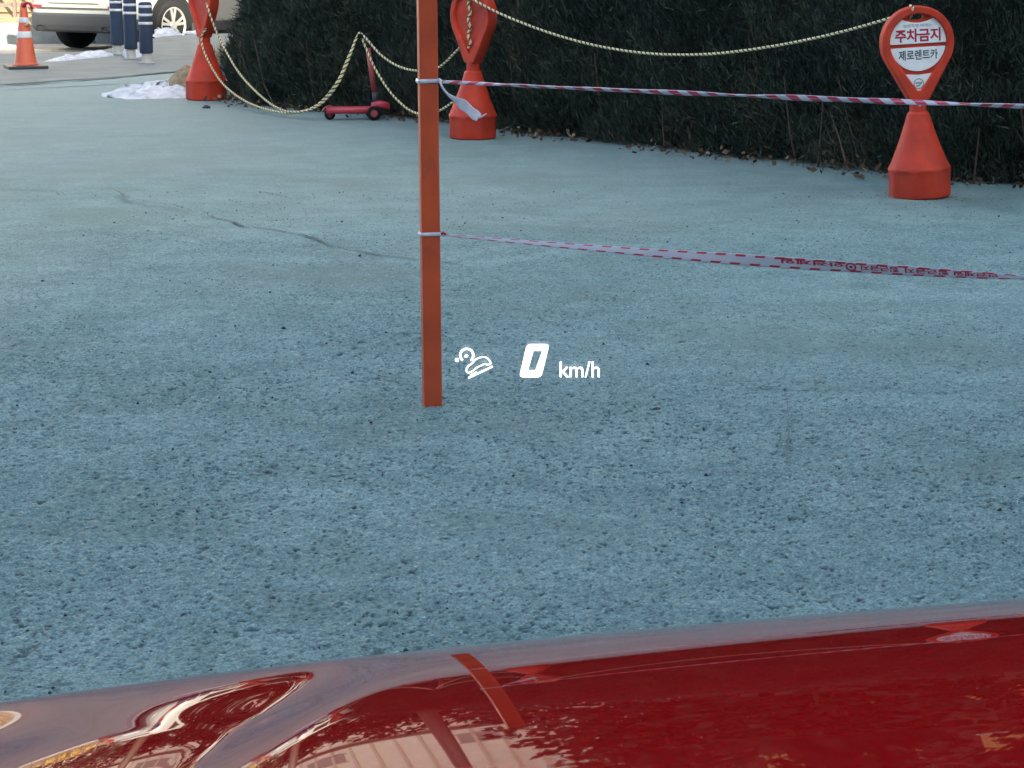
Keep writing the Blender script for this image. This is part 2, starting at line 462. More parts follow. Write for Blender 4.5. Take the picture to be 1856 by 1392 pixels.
# ================================================================== THE SETTING
EY = [(-300, -150), (20, -16), (23.9, -7.6), (24.3, -5.6), (24.6, -4.45), (28.2, -4.15), (28.8, -3.3), (31, -2.0), (36, 2.0), (45, 9), (80, 40), (300, 200)]
def edge_x(Y):
    return np.interp(Y, [p[0] for p in EY], [p[1] for p in EY])
def gz(X, Y):
    t = min(1, max(0, (edge_x(Y) - X) / 0.3)); t = t * t * (3 - 2 * t)
    return -0.42 * t
xs = sorted(set([-400, -200, -100, -60, -40, -28, -20, -15] + [round(-12 + 0.2 * i, 3) for i in range(81)] + [6, 9, 14, 20, 30, 50, 100, 200, 400]))
ys = sorted(set([-150, -80, -40, -20, -10, -4, 0, 4, 8, 12, 15, 17] + [round(18 + 0.2 * i, 3) for i in range(101)] + [42, 48, 60, 90, 150, 300, 600, 1000]))
gv = [(x, y, gz(x, y)) for y in ys for x in xs]
gf = [(j * len(xs) + i, j * len(xs) + i + 1, (j + 1) * len(xs) + i + 1, (j + 1) * len(xs) + i) for j in range(len(ys) - 1) for i in range(len(xs) - 1)]
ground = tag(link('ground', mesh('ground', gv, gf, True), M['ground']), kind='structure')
tag(link('road', mesh('road', [(-120, 14, -0.412), (60, 14, -0.412), (60, 34.2, -0.412), (-120, 34.2, -0.412)], [(0, 1, 2, 3)]), M['road']), kind='structure')
# the rough, chipped surface near the car as real relief
def gnoise(ny, nx, cell, feat, rg):
    f = np.fft.rfft2(rg.normal(size=(ny, nx)))
    ky = np.fft.fftfreq(ny, cell)[:, None]; kx = np.fft.rfftfreq(nx, cell)[None, :]
    k2 = (ky * ky + kx * kx) * feat * feat
    a = np.fft.irfft2(f * np.exp(-k2 * 1.6), s=(ny, nx)); return (a - a.mean()) / a.std()
rgg = np.random.default_rng(5)
CELL = 0.0062; GX0, GX1, GY0, GY1 = -2.55, 2.55, 3.7, 11.0
nx_, ny_ = int((GX1 - GX0) / CELL) + 1, int((GY1 - GY0) / CELL) + 1
n1 = gnoise(ny_, nx_, CELL, 0.0105, rgg); n2 = gnoise(ny_, nx_, CELL, 0.030, rgg); n3 = gnoise(ny_, nx_, CELL, 0.6, rgg); n4 = gnoise(ny_, nx_, CELL, 0.0075, rgg); n5 = gnoise(ny_, nx_, CELL, 1.5, rgg)
yy_ = (GY0 + CELL * np.arange(ny_))[:, None]; xx_ = (GX0 + CELL * np.arange(nx_))[None, :]
near_ = np.clip((11.5 - yy_ + 0.8 * n5) / 5.5, 0.15, 1.0)
thr = 1.78 - 0.20 * n3 - 0.50 * near_
pit_ = np.clip((n1 - thr) / 0.2, 0, 1); pit_ = np.maximum(pit_, np.clip((n2 - thr - 0.85) / 0.3, 0, 1))
rough_ = 0.35 + 0.65 * near_
hh = (0.0016 * n1 + 0.0006 * n2 + 0.0011 * n4) * rough_ - 0.0068 * pit_ * (0.5 + 0.5 * near_) + 0.003 * np.clip(n5, -2, 2)
edge_ = np.clip(np.minimum(np.minimum(xx_ - GX0, GX1 - xx_), np.minimum(yy_ - GY0, GY1 - yy_)) / 0.8, 0, 1)
zz_ = 0.004 + edge_ * np.maximum(0.016 + hh, 0.002)
vv = np.stack([np.broadcast_to(xx_, zz_.shape), np.broadcast_to(yy_, zz_.shape), zz_], 2).reshape(-1, 3)
ii = (np.arange(ny_ - 1)[:, None] * nx_ + np.arange(nx_ - 1)[None, :]).ravel()
qq = np.stack([ii, ii + 1, ii + nx_ + 1, ii + nx_], 1)
rme = bpy.data.meshes.new('yard_surface'); rme.vertices.add(len(vv)); rme.vertices.foreach_set('co', vv.astype(np.float32).ravel())
rme.loops.add(len(qq) * 4); rme.loops.foreach_set('vertex_index', qq.astype(np.int32).ravel())
rme.polygons.add(len(qq)); rme.polygons.foreach_set('loop_start', np.arange(0, len(qq) * 4, 4, dtype=np.int32)); rme.polygons.foreach_set('use_smooth', np.ones(len(qq), dtype=bool))
rme.update(calc_edges=True)
rme.attributes.new('pit', 'FLOAT', 'POINT').data.foreach_set('value', (pit_ * edge_ * (0.6 + 0.4 * near_)).astype(np.float32).ravel())
rme.attributes.new('relief', 'FLOAT', 'POINT').data.foreach_set('value', edge_.astype(np.float32).ravel())
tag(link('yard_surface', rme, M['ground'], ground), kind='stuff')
# grey pavement between the yard and the road
near = [(-8.2, 15.6), (-4.4, 19.75), (-3.0, 21.5), (-1.0, 24.0), (1.5, 27.2)]
pv, pf = [], []
for i in range(len(near) - 1):
    for k in range(10):
        t = k / 10
        x, y = near[i][0] + (near[i + 1][0] - near[i][0]) * t, near[i][1] + (near[i + 1][1] - near[i][1]) * t
        d = Vector((-0.62, 0.78)); s = 0.0
        while x + d.x * s > edge_x(y + d.y * s) + 0.03 and s < 12: s += 0.05
        pv += [(x, y, 0.006), (x + d.x * s, y + d.y * s, 0.006)]
for i in range(len(pv) // 2 - 1): pf.append((2 * i, 2 * i + 2, 2 * i + 3, 2 * i + 1))
pavement = tag(link('pavement', mesh('pavement', pv, pf), M['pave']), kind='structure')

def crack(name, pix, width, m, parent, z=0.004, jitter=0.5, step=0.05, taper=True, seed=1):
    """ragged strip lying on the ground along sight points"""
    P = catmull([gnd(x, y, z) for x, y in pix], 10); P, L = resample(P, step); rg = random.Random(seed); v = []; f = []
    n = len(P)
    for i, p in enumerate(P):
        t = (P[min(i + 1, n - 1)] - P[max(i - 1, 0)]).normalized(); s = Vector((-t.y, t.x, 0))
        k = (min(1, 6 * min(i, n - 1 - i) / n) if taper else 1)
        w = width * (0.35 + 1.3 * max(0, mnoise.noise((p.x * 2.3, p.y * 2.3, seed)) + 0.45)) * k + 0.0004
        off = s * (mnoise.noise((p.x * 5, p.y * 5, seed + 9)) * width * 2.2 * jitter)
        off += s * (mnoise.noise((p.x * 31, p.y * 31, seed + 5)) * width * 1.5 * jitter)
        q = p + off
        v += [(q.x - s.x * w * (0.5 + rg.random() * 0.5), q.y - s.y * w * (0.5 + rg.random() * 0.5), z), (q.x + s.x * w * (0.5 + rg.random() * 0.5), q.y + s.y * w * (0.5 + rg.random() * 0.5), z)]
    for k, (x, y, zc) in enumerate(v):           # follow the relief of the near surface
        if GX0 < x < GX1 and GY0 < y < GY1:
            ci, cj = int((y - GY0) / CELL), int((x - GX0) / CELL)
            v[k] = (x, y, float(zz_[max(0, ci - 2):ci + 3, max(0, cj - 2):cj + 3].max()) + 0.004)
    for i in range(n - 1): f.append((2 * i, 2 * i + 2, 2 * i + 3, 2 * i + 1))
    return link(name, mesh(name, v, f), m, parent)
main_edge = [(-40, 343), (40, 344), (95, 347), (112, 352), (150, 350), (205, 344), (224, 353), (234, 359), (280, 366), (318, 370), (332, 376), (380, 384), (393, 390), (425, 396), (441, 406), (470, 410), (520, 418), (555, 425), (578, 435), (600, 444), (645, 453), (690, 461), (730, 466), (775, 472), (830, 478)]
crack('crack', main_edge, 0.0050, M['mossline'], ground, z=0.022, seed=3, step=0.02, jitter=3.0, taper=False)
for k, (pix, w) in enumerate((([(100, 348), (112, 353), (122, 352)], 0.006), ([(218, 349), (226, 355), (236, 360)], 0.009), ([(318, 371), (328, 375), (338, 378)], 0.009), ([(380, 385), (390, 389), (397, 391)], 0.008),
                              ([(424, 396), (434, 401), (442, 407)], 0.012), ([(545, 423), (562, 429), (580, 437), (594, 442)], 0.009), ([(640, 452), (676, 459), (700, 463)], 0.007))):
    crack('crack', pix, w * 0.8, M['crackm'], ground, seed=13 + k, step=0.015, jitter=1.0, z=0.024)
crack('crack', [(222, 326), (250, 321), (300, 326), (330, 331)], 0.005, M['faint'], ground, seed=5, jitter=2)
crack('crack', [(455, 345), (490, 350), (520, 356)], 0.005, M['faint'], ground, seed=6, jitter=2)
crack('crack', [(1290, 702), (1400, 704), (1500, 706), (1640, 708), (1760, 711)], 0.0035, M['faint'], ground, seed=8, z=0.024, jitter=3.0, step=0.02)
crack('groove', [(1424, 712), (1428, 742), (1429, 790), (1427, 838)], 0.0020, M['faint'], ground, seed=21, jitter=0.6, z=0.025, step=0.02)
crack('joint', [(-60, 157), (60, 151), (200, 140), (330, 128), (390, 122)], 0.035, M['crackm'], pavement, z=0.010, seed=31)
crack('joint', [(-60, 168), (60, 160), (160, 155), (260, 150)], 0.018, M['mossline'], ground, z=0.004, seed=33)
crack('joint', [(300, 108), (360, 100), (400, 96)], 0.012, M['mossline'], pavement, z=0.010, seed=34)

# ================================================================== HEDGE
hp = [(366, 166), (392, 188), (450, 199), (520, 205), (620, 212), (770, 229), (905, 248), (1080, 268), (1200, 283), (1400, 303), (1600, 330), (1740, 342), (1880, 353), (2150, 385)]
HL = [gnd(x, y) for x, y in hp]
HL, HLEN = resample(catmull(HL, 8), 0.05)
hedge = thing('hedge', (0, 0, 0), 'long dark evergreen hedge along the far edge of the blue yard', 'hedge')
rng = np.random.default_rng(11)
hl = np.array([[p.x, p.y] for p in HL]); hn = len(hl)
tang = np.gradient(hl, axis=0); tang /= np.linalg.norm(tang, axis=1)[:, None]
outn = np.stack([tang[:, 1], -tang[:, 0]], 1)          # towards the yard
outn *= np.sign((outn * (-hl)).sum(1))[:, None]
def hedge_top(s):  # s: metres from the left end
    return np.interp(s, [0, 0.25, 0.8, 1.5, 2.2, 3.4, 5, 20], [0.45, 0.62, 0.86, 1.18, 1.45, 1.85, 2.1, 2.15])
def pnoise(a, b, f, seed):
    return np.array([mnoise.noise((x * f, y * f, seed)) for x, y in zip(a, b)])
NS = 47000
si = rng.random(NS) * (hn - 1); i0 = si.astype(int); s_m = si / (hn - 1) * HLEN
H = hedge_top(s_m)
isTop = rng.random(NS) < 0.16
hgt = np.where(isTop, H, H * rng.random(NS) ** 1.35)
depth = np.where(isTop, rng.random(NS) * 0.9, np.abs(rng.normal(0, 0.10, NS)))
lump = pnoise(s_m, hgt, 2.2, 3) * 0.16 + pnoise(s_m, hgt, 6.0, 8) * 0.07
low = np.clip(1 - hgt / 0.28, 0, 1)
offs = -0.24 - depth + lump - low * 0.05 - 0.10 * (hgt / H) ** 2
P = np.zeros((NS, 3)); P[:, :2] = hl[i0] + outn[i0] * offs[:, None]; P[:, 2] = hgt + np.where(isTop, pnoise(s_m, depth, 3, 5) * 0.07, 0)
P[:, 2] = np.maximum(P[:, 2], 0.015)
keep = pnoise(s_m, hgt, 4.5, 21) > -0.42 - 0.25 * (1 - low)
keep &= ~((rng.random(NS) < 0.12 * low))
P, i0k, hk, sk, lk = P[keep], i0[keep], hgt[keep], s_m[keep], low[keep]
NB = 7
PB = np.repeat(P, NB, 0) + rng.normal(0, 0.030, (len(P) * NB, 3))
o3 = np.concatenate([outn[i0k], np.zeros((len(P), 1))], 1)
base_d = o3 * 0.55 + np.array([0, 0, 1.0]) + rng.normal(0, 0.35, (len(P), 3))
D = np.repeat(base_d, NB, 0) + rng.normal(0, 0.38, (len(PB), 3)); D /= np.linalg.norm(D, axis=1)[:, None]
PB[:, 2] = np.maximum(PB[:, 2], 0.01)
ln = rng.uniform(0.035, 0.085, len(PB)); wd = rng.uniform(0.004, 0.0085, len(PB))
tint = np.clip(np.repeat(0.38 + 0.5 * pnoise(sk, hk, 3.1, 50) + 0.15 * np.repeat(0, len(P)) + 0.55 * lk * rng.random(len(P)), NB) + rng.normal(0, 0.24, len(PB)), 0, 1)
v, q = blades(PB, D, ln, wd, rng)
tinted('foliage', v, q, tint, M['yew'], hedge)
# long upright shoots above the top and along the left end
NT = 1500
si = np.concatenate([(0.075 + rng.random(NT // 3) * 0.2) * (hn - 1), (0.075 + 0.92 * rng.random(NT - NT // 3)) * (hn - 1)]); i0 = si.astype(int); s_m = si / (hn - 1) * HLEN
PT = np.zeros((NT, 3)); PT[:, :2] = hl[i0] - outn[i0] * (rng.uniform(0.2, 0.9, NT) * np.clip(s_m / 2.0, 0.35, 1))[:, None]; PT[:, 2] = hedge_top(s_m) - 0.05
rep = 9
u = np.tile(np.linspace(0, 1, rep), NT)[:, None]
dirT = np.array([0, 0, 1.0]) + rng.normal(0, 0.22, (NT, 3)); dirT /= np.linalg.norm(dirT, axis=1)[:, None]
LT = rng.uniform(0.08, 0.24, NT)
PB = np.repeat(PT, rep, 0) + np.repeat(dirT * LT[:, None], rep, 0) * u
D = np.repeat(dirT, rep, 0) + rng.normal(0, 0.45, (NT * rep, 3)); D /= np.linalg.norm(D, axis=1)[:, None]
v, q = blades(PB, D, rng.uniform(0.03, 0.06, NT * rep), rng.uniform(0.006, 0.011, NT * rep), rng)
tinted('top_shoots', v, q, np.clip(rng.normal(0.4, 0.2, NT * rep), 0, 1), M['yew'], hedge)
# dark filler box added inside the hedge to block light and view
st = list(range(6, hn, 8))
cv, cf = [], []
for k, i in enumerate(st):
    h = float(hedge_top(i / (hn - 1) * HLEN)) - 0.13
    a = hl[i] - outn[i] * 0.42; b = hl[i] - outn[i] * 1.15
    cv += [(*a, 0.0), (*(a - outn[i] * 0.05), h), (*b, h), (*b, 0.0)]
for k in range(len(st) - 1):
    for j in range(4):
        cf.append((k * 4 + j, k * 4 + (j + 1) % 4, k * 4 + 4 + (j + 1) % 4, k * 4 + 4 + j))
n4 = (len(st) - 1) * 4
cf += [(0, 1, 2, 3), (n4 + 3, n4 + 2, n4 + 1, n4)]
link('inner_core', mesh('inner_core', cv, cf), M['core'], hedge)
for k in range(22):
    i = rnd.randrange(4, hn - 4); b = hl[i] - outn[i] * rnd.uniform(0.2, 0.4)
    top = hl[i] - outn[i] * rnd.uniform(0.14, 0.3) + tang[i] * rnd.uniform(-0.2, 0.2)
    MB().tube([Vector((*b, 0)), Vector((*(b * 0.5 + top * 0.5), rnd.uniform(0.12, 0.25))), Vector((*top, rnd.uniform(0.3, 0.6)))], lambda t: 0.007 * (1 - 0.6 * t), 5).build('twig', M['bark'], hedge)

# fallen leaves along the foot of the hedge
NL = 950
si = rng.random(NL) * (hn - 1); i0 = si.astype(int)
PL = np.zeros((NL, 3)); PL[:, :2] = hl[i0] + outn[i0] * (rng.normal(-0.14, 0.10, NL))[:, None]
PL[:, 2] = 0.008 + np.abs(rng.normal(0, 0.02, NL))
clump = pnoise(si / 20, si * 0, 1.3, 4) > -0.25
PL = PL[clump]
DL = rng.normal(0, 1, (len(PL), 3)); DL[:, 2] = np.abs(DL[:, 2]) * 0.5; DL /= np.linalg.norm(DL, axis=1)[:, None]
v, q = blades(PL, DL, rng.uniform(0.02, 0.06, len(PL)), rng.uniform(0.012, 0.035, len(PL)), rng)
ll = tinted('leaf_litter', v, q, np.clip(rng.beta(1.0, 2.2, len(PL)) * 1.1, 0, 1), M['litter'])
tag(ll, 'dry brown leaves scattered along the foot of the hedge', 'leaves', kind='stuff')

# ================================================================== NO PARKING SIGNS
def oct_ring(r, z, k, n=48, ph=0.0):
    """ring between a circle (k=0) and an octagon (k=1)"""
    out = []
    for i in range(n):
        a = 2 * math.pi * i / n
        am = ((a + math.pi / 8) % (math.pi / 4)) - math.pi / 8
        ro = r / math.cos(am)
        rr = (1 - k) * r + k * min(ro, r * 1.055)
        out.append((rr * math.cos(a), rr * math.sin(a), z))
    return out
def teardrop(Rr, zc, zb, hb, n=56, sx=1.0):
    """circle of radius Rr at height zc drawn down to half width hb at zb"""
    d = zc - zb
    # tangent point angle from the foot corner
    L = math.hypot(hb, d); th = math.acos(min(1, Rr / L)); base = math.atan2(-d, hb)
    a0 = base + th
    pts = [(-hb, zb), (hb, zb)]
    a1 = math.pi - a0
    for i in range(n + 1):
        a = a0 + (a1 - a0) * i / n
        pts.append((Rr * math.cos(a), zc + Rr * math.sin(a)))
    return pts
def slot(cx, cz, w, h, n=10, arc=0.0):
    pts = []
    for i in range(n + 1):
        a = -math.pi / 2 + math.pi * i / n; pts.append((cx + w / 2 - h / 2 + h / 2 * math.cos(a), cz + h / 2 * math.sin(a)))
    for i in range(n + 1):
        a = math.pi / 2 + math.pi * i / n; pts.append((cx - w / 2 + h / 2 + h / 2 * math.cos(a), cz + h / 2 * math.sin(a)))
    return [(x, z + arc * (x - cx) ** 2) for x, z in pts]
ZC, RC = 0.782, 0.176
base_rings = [oct_ring(0.138, 0.0, 1), oct_ring(0.147, 0.008, 1), oct_ring(0.150, 0.02, 1), oct_ring(0.149, 0.125, 1), oct_ring(0.152, 0.135, 0.9), oct_ring(0.156, 0.142, 0.5),
              oct_ring(0.157, 0.15, 0.3), oct_ring(0.151, 0.162, 0.15), oct_ring(0.140, 0.185, 0), oct_ring(0.110, 0.26, 0), oct_ring(0.083, 0.335, 0), oct_ring(0.071, 0.375, 0), oct_ring(0.069, 0.379, 0), oct_ring(0.064, 0.398, 0),
              oct_ring(0.056, 0.425, 0), oct_ring(0.049, 0.432, 0), oct_ring(0.0435, 0.436, 0), oct_ring(0.043, 0.52, 0)]
bb = MB().rings(base_rings)
base_me = mesh('base', bb.v, bb.f); smooth_by_angle(base_me, 28)
outer = teardrop(RC, ZC, 0.492, 0.040)
core_me = curve_mesh('head', [teardrop(RC - 0.012, ZC, 0.497, 0.03), slot(-0.005, 0.913, 0.075, 0.030, arc=-1.6)], 0.020, 0.0)
rim_me = curve_mesh('rim', [outer, teardrop(RC - 0.024, ZC, 0.535, 0.012)], 0.034, 0.008, 2)
smooth_by_angle(rim_me, 40)
def make_sign(label):
    t = thing('no_parking_stand', (0, 0, 0), label, 'parking sign', 'red plastic sign stands beside the hedge')
    link('base', base_me, M['plastic'], t)
    h = link('head', core_me, M['plastic'], t)
    link('rim', rim_me, M['plastic'], h)
    return t, h
def arc(cx, cz, r, a0, a1, n=24):
    return [(cx + r * math.cos(a0 + (a1 - a0) * i / n), cz + r * math.sin(a0 + (a1 - a0) * i / n)) for i in range(n + 1)]
sign_r, head_r = make_sign('red no-parking stand with white lettered face plates and rope over its top')
pr = gnd(1667, 362); pr *= (pr.y + 0.13) / pr.y
sign_r.location = (pr.x, pr.y, 0); sign_r.rotation_euler = (0, R(-3.2), R(4))
RP = 0.147
upper = arc(0, ZC, RP, R(-1), R(55), 14) + [(0.055, ZC + 0.108), (0.025, ZC + 0.101), (0, ZC + 0.099), (-0.025, ZC + 0.101), (-0.055, ZC + 0.108)] + arc(0, ZC, RP, R(125), R(181), 14)
lower = arc(0, ZC, RP - 0.006, R(189.5), R(350.5), 30)
tri = [(-0.066, ZC - 0.156), (0, ZC - 0.162), (0.066, ZC - 0.156), (0.012, ZC - 0.272), (-0.012, ZC - 0.272)]
def inset(pts, d):
    cx = sum(p[0] for p in pts) / len(pts); cz = sum(p[1] for p in pts) / len(pts)
    return [(cx + (x - cx) * (1 - d / 0.09), cz + (z - cz) * (1 - d / 0.09)) for x, z in pts]
for nm, sp in (('upper_face_plate', upper), ('lower_face_plate', lower), ('triangle_face_plate', tri)):
    p = link(nm, curve_mesh(nm, [sp], 0.002, 0.001, 1), M['plate'], sign_r, (0, -0.0235, 0))
    if nm == 'upper_face_plate':
        link('lettering', text_mesh('주차금지', 0.07, 0.0022, 0.0006, 0.232, 0, 0.066), M['crimson'], p, (0, -0.0035, ZC + 0.038))
        link('small_lettering', text_mesh('방문차량 외에는', 0.02, 0.0002, 0.0004, 0.145, 0, 0.017), M['greyprint'], p, (0, -0.0034, ZC + 0.086))
    elif nm == 'lower_face_plate':
        link('lettering', text_mesh('제로렌트카', 0.05, 0.0009, 0.0006, 0.200, 0, 0.050), M['darkprint'], p, (0, -0.0035, ZC - 0.060))
    else:
        e = MB()
        cz = ZC - 0.205
        e.rings([[(r * math.cos(2 * math.pi * k / 24), y, cz + r * math.sin(2 * math.pi * k / 24)) for k in range(24)] for r, y in ((0.027, -0.0030), (0.027, -0.0042), (0.022, -0.0042), (0.022, -0.0030))], cap=False)
        e.box((0, -0.0036, cz + 0.004), (0.034, 0.001, 0.009)); e.box((-0.006, -0.0036, cz - 0.010), (0.018, 0.001, 0.008)); e.box((0.008, -0.0038, cz - 0.002), (0.006, 0.001, 0.028), ry=R(40))
        e.build('emblem', M['greyprint'], p)
mb = MB(); mb.cyl((0, -0.040, 0.470), (0, -0.047, 0.470), 0.009, 0.006, 12); mb.build('bolt', M['bolt'], sign_r, True)
sign_m, _ = make_sign('red sign stand with blank recessed head behind the orange post')
pm = gnd(857, 254); pm *= (pm.y + 0.14) / pm.y
sign_m.location = (pm.x, pm.y, 0); sign_m.rotation_euler = (0, R(0.8), R(-47))
sign_l, _ = make_sign('red sign stand beside the snow patch at the hedge end')
pl = gnd(374, 183); pl *= (pl.y + 0.14) / pl.y
sign_l.location = (pl.x, pl.y, 0); sign_l.rotation_euler = (0, R(-0.3), R(-55))

# ================================================================== ORANGE POSTS
def make_post(p, label, h=1.62, lean=0.0, rz=0.0):
    t = thing('barrier_post', (p.x, p.y, 0), label, 'post', 'orange steel barrier posts', rz=rz, ry=lean)
    MB().box((0, 0, h / 2), (0.0535, 0.036, h)).build('tube', M['orange'], t, bevel=0.004)
    MB().box((0, 0, h + 0.003), (0.0555, 0.038, 0.006)).build('cap', M['dark'], t)
    return t
pp = gnd(783, 737, 0.018); pp.y += 0.02
post = make_post(pp, 'upright orange steel post with barrier tape tied round it', lean=R(-0.35), rz=R(13))

# ================================================================== BARRIER TAPES
def sweep(name, path, ring, m, parent, smooth=True):
    """closed cross section swept along a path; ring(s, t) -> list of (side, up) offsets"""
    n = len(path); V = []; UV = []; F = []; s = 0.0
    for i, p in enumerate(path):
        if i: s += (path[i] - path[i - 1]).length
        t = (path[min(i + 1, n - 1)] - path[max(i - 1, 0)]).normalized()
        side = t.cross(Vector((0, 0, 1))).normalized(); up = side.cross(t)
        rg = ring(s, i / (n - 1)); k = len(rg)
        for j, (a, b) in enumerate(rg):
            V.append(p + side * a + up * b); jj = j / (k / 2); UV.append((s, jj if jj <= 1 else 2 - jj))
    for i in range(n - 1):
        for j in range(k):
            F.append((i * k + j, i * k + (j + 1) % k, (i + 1) * k + (j + 1) % k, (i + 1) * k + j))
    F.append(tuple(reversed(range(k)))); F.append(tuple((n - 1) * k + j for j in range(k)))
    return link(name, mesh(name, V, F, smooth, UV), m, parent)
def ell(w, th, ang, k=12):
    out = []
    for j in range(k):
        a = 2 * math.pi * (j + 0.0) / k
        x, y = th * math.sin(a), w * math.cos(a)
        out.append((x * math.cos(ang) - y * math.sin(ang), x * math.sin(ang) + y * math.cos(ang)))
    return out
PY = pp.y
tB_low = at(1856, 498, PY * 0.885); tA_low = at(801, 425, PY - 0.012)
tB_up = at(1856, 191, PY * 0.878); tA_up = at(795, 148, PY - 0.012)
def line_to(a, b, k=1.22, sag=0.01, n=220):
    e = a + (b - a) * k
    return [a.lerp(e, i / n) + Vector((0, 0, -4 * sag * (i / n) * (1 - i / n))) for i in range(n + 1)]
e_low = tA_low + (tB_low - tA_low) * 1.22
post2 = make_post(Vector((e_low.x + 0.04, e_low.y, 0)), 'second orange steel post where the tapes end on the right', rz=R(-20))
# upper tape, twisted into a cord
def ring_up(s, t):
    w = 0.0078 + 0.003 * mnoise.noise((s * 3, 0, 1)); th = 0.0036 + 0.0015 * mnoise.noise((s * 5, 2, 1))
    if s < 0.25: w = 0.0045 + (w - 0.0045) * s / 0.25
    return ell(w, th, 0.9 * math.sin(s * 4.1) + 3.1 * s + 0.8 * mnoise.noise((s * 6, 0, 4)))
tape_u = thing('barrier_tape', tuple(tA_up), 'red and white barrier tape twisted thin, tied high on the orange post', 'tape', 'barrier tapes tied to the orange post')
pth = line_to(tA_up, tB_up, sag=0.004)
pth = [p - tA_up for p in pth]
sweep('ribbon', pth, ring_up, M['tapetwist'], tape_u)
def wrap_ring(parent, origin, z, zh, th=0.0022, m='tapewhite'):
    """flat loop of tape round the post"""
    c = Vector((post.location.x + math.sin(R(-0.35)) * z, post.location.y, z)); hw, hd = 0.0268, 0.0180
    pts = []
    for cx, cy, a0 in ((hw, hd, 0), (-hw, hd, 90), (-hw, -hd, 180), (hw, -hd, 270)):
        for k in range(4):
            a = R(a0 + 30 * k); pts.append((cx + 0.003 * math.cos(a), cy + 0.003 * math.sin(a)))
    rzm = Matrix.Rotation(R(13), 3, 'Z'); V = []; n = len(pts)
    for zz, e in ((-1, 0), (-0.3, th), (0.35, th * 0.5), (1, 0)):
        for i, (x, y) in enumerate(pts):
            q = rzm @ Vector((x * (1 + e / hw), y * (1 + e / hd), 0)); w = zh * (zz + 0.35 * mnoise.noise((i * 0.7, zz, z * 9)))
            V.append(c + q + Vector((0, 0, w)) - origin)
    F = [(r * n + i, r * n + (i + 1) % n, (r + 1) * n + (i + 1) % n, (r + 1) * n + i) for r in range(3) for i in range(n)]
    return link('loop', mesh('loop', V, F, True), M[m], parent)
zu = tA_up.z; zl = tA_low.z
wrap_ring(tape_u, tA_up, zu + 0.0015, 0.0065)
# knot and dangling tail of the upper tape
kn = MB(); kn.tube([Vector((-0.006, 0, 0)), Vector((0.003, -0.006, 0.005)), Vector((0.012, -0.004, -0.002)), Vector((0.018, 0, 0))], lambda t: 0.006 * (1 - abs(t - 0.4)), 8)
kn.build('knot', M['tapewhite'], tape_u, True)
tp = [at(797, 148, PY - 0.02), at(803, 160, PY - 0.03), at(813, 172, PY - 0.04), at(826, 181, PY - 0.05), at(843, 193, PY - 0.06), at(858, 206, PY - 0.065), at(868, 213, PY - 0.065)]
tp = [p - tA_up for p in catmull(tp, 8)]
def ring_tail(s, t):
    w = 0.0035 + 0.0105 * max(0, min(1, (t - 0.30) / 0.3)); return ell(w * (1 + 0.10 * math.sin(t * 23)), 0.0012 + 0.002 * (1 - t), -0.7 * math.sin(t * 5) * 0.6)
sweep('tail', tp, ring_tail, M['tapewhite'], tape_u)
t2 = [p - tA_up for p in catmull([at(866, 212, PY - 0.066), at(873, 211, PY - 0.07), at(882, 206, PY - 0.075)], 6)]
sweep('tail_end', t2, lambda s, t: ell(0.0045 * (1 - 0.7 * t), 0.0012, 0.3), M['tapewhite'], tape_u)
# lower tape, opening out to show its printing
def w_low(t):
    return np.interp(t, [0, 0.04, 0.15, 0.3, 0.42, 0.55, 0.68, 0.78, 0.82, 1.0], [0.003, 0.004, 0.0070, 0.0105, 0.0155, 0.0165, 0.0140, 0.009, 0.005, 0.0055])
def a_low(s): return 0.35 * math.sin(s * 3.3 + 0.5) + 0.12 * mnoise.noise((s * 7, 0, 9))
tape_l = thing('barrier_tape', tuple(tA_low), 'flat printed red and white barrier tape tied low on the orange post', 'tape', 'barrier tapes tied to the orange post')
pth_l = [p - tA_low for p in line_to(tA_low, tB_low, sag=0.012)]
sweep('ribbon', pth_l, lambda s, t: ell(float(w_low(t)), 0.0009, a_low(s)), M['tape'], tape_l)
wrap_ring(tape_l, tA_low, zl + 0.001, 0.0055, m='tapewhite')
kn = MB(); kn.tube([Vector((-0.004, 0, 0)), Vector((0.004, -0.005, 0.006)), Vector((0.011, -0.004, 0.001)), Vector((0.016, 0, 0))], lambda t: 0.005 * (1 - abs(t - 0.4)), 8)
kn.build('knot', M['crimson'], tape_l, True)
Ltot = sum((pth_l[i + 1] - pth_l[i]).length for i in range(len(pth_l) - 1))
def on_tape(s, w):
    t = s / Ltot; k = min(int(t * (len(pth_l) - 1)), len(pth_l) - 2); f = t * (len(pth_l) - 1) - k
    p = pth_l[k].lerp(pth_l[k + 1], f); tg = (pth_l[k + 1] - pth_l[k]).normalized()
    side = tg.cross(Vector((0, 0, 1))).normalized(); up = side.cross(tg); a = a_low(s); h = w * float(w_low(t))
    return p + side * (-h * math.sin(a)) + up * (h * math.cos(a)) + side * 0.0016
def tape_text(body, s0, s1, parent, band=(-0.42, 0.62)):
    me = text_mesh(body, 0.05, 0.0016, 0.0, 1.0, 0, 1.0)
    co = np.empty(len(me.vertices) * 3, dtype=np.float32); me.vertices.foreach_get('co', co); co = co.reshape(-1, 3)
    out = []
    for x, _, z in co:                        # printed upside down on the twisted tape
        s = s0 + (s1 - s0) * (0.5 - x); w = band[0] + (band[1] - band[0]) * (0.5 - z)
        out += list(on_tape(s, w))
    me.vertices.foreach_set('co', np.array(out, dtype=np.float32)); me.update()
    return link('lettering', me, M['crimson'], parent)
def s_at(px): return Ltot * (px - 801) / (1856 - 801) / 1.22 * 1.0
tape_text('안전제일', s_at(1445), s_at(1555), tape_l, (-0.1, 0.85))
tape_text('접근금지', s_at(1585), s_at(1650), tape_l)
tape_text('안전제일 접근금지', s_at(1660), s_at(1815), tape_l)
dm = MB()
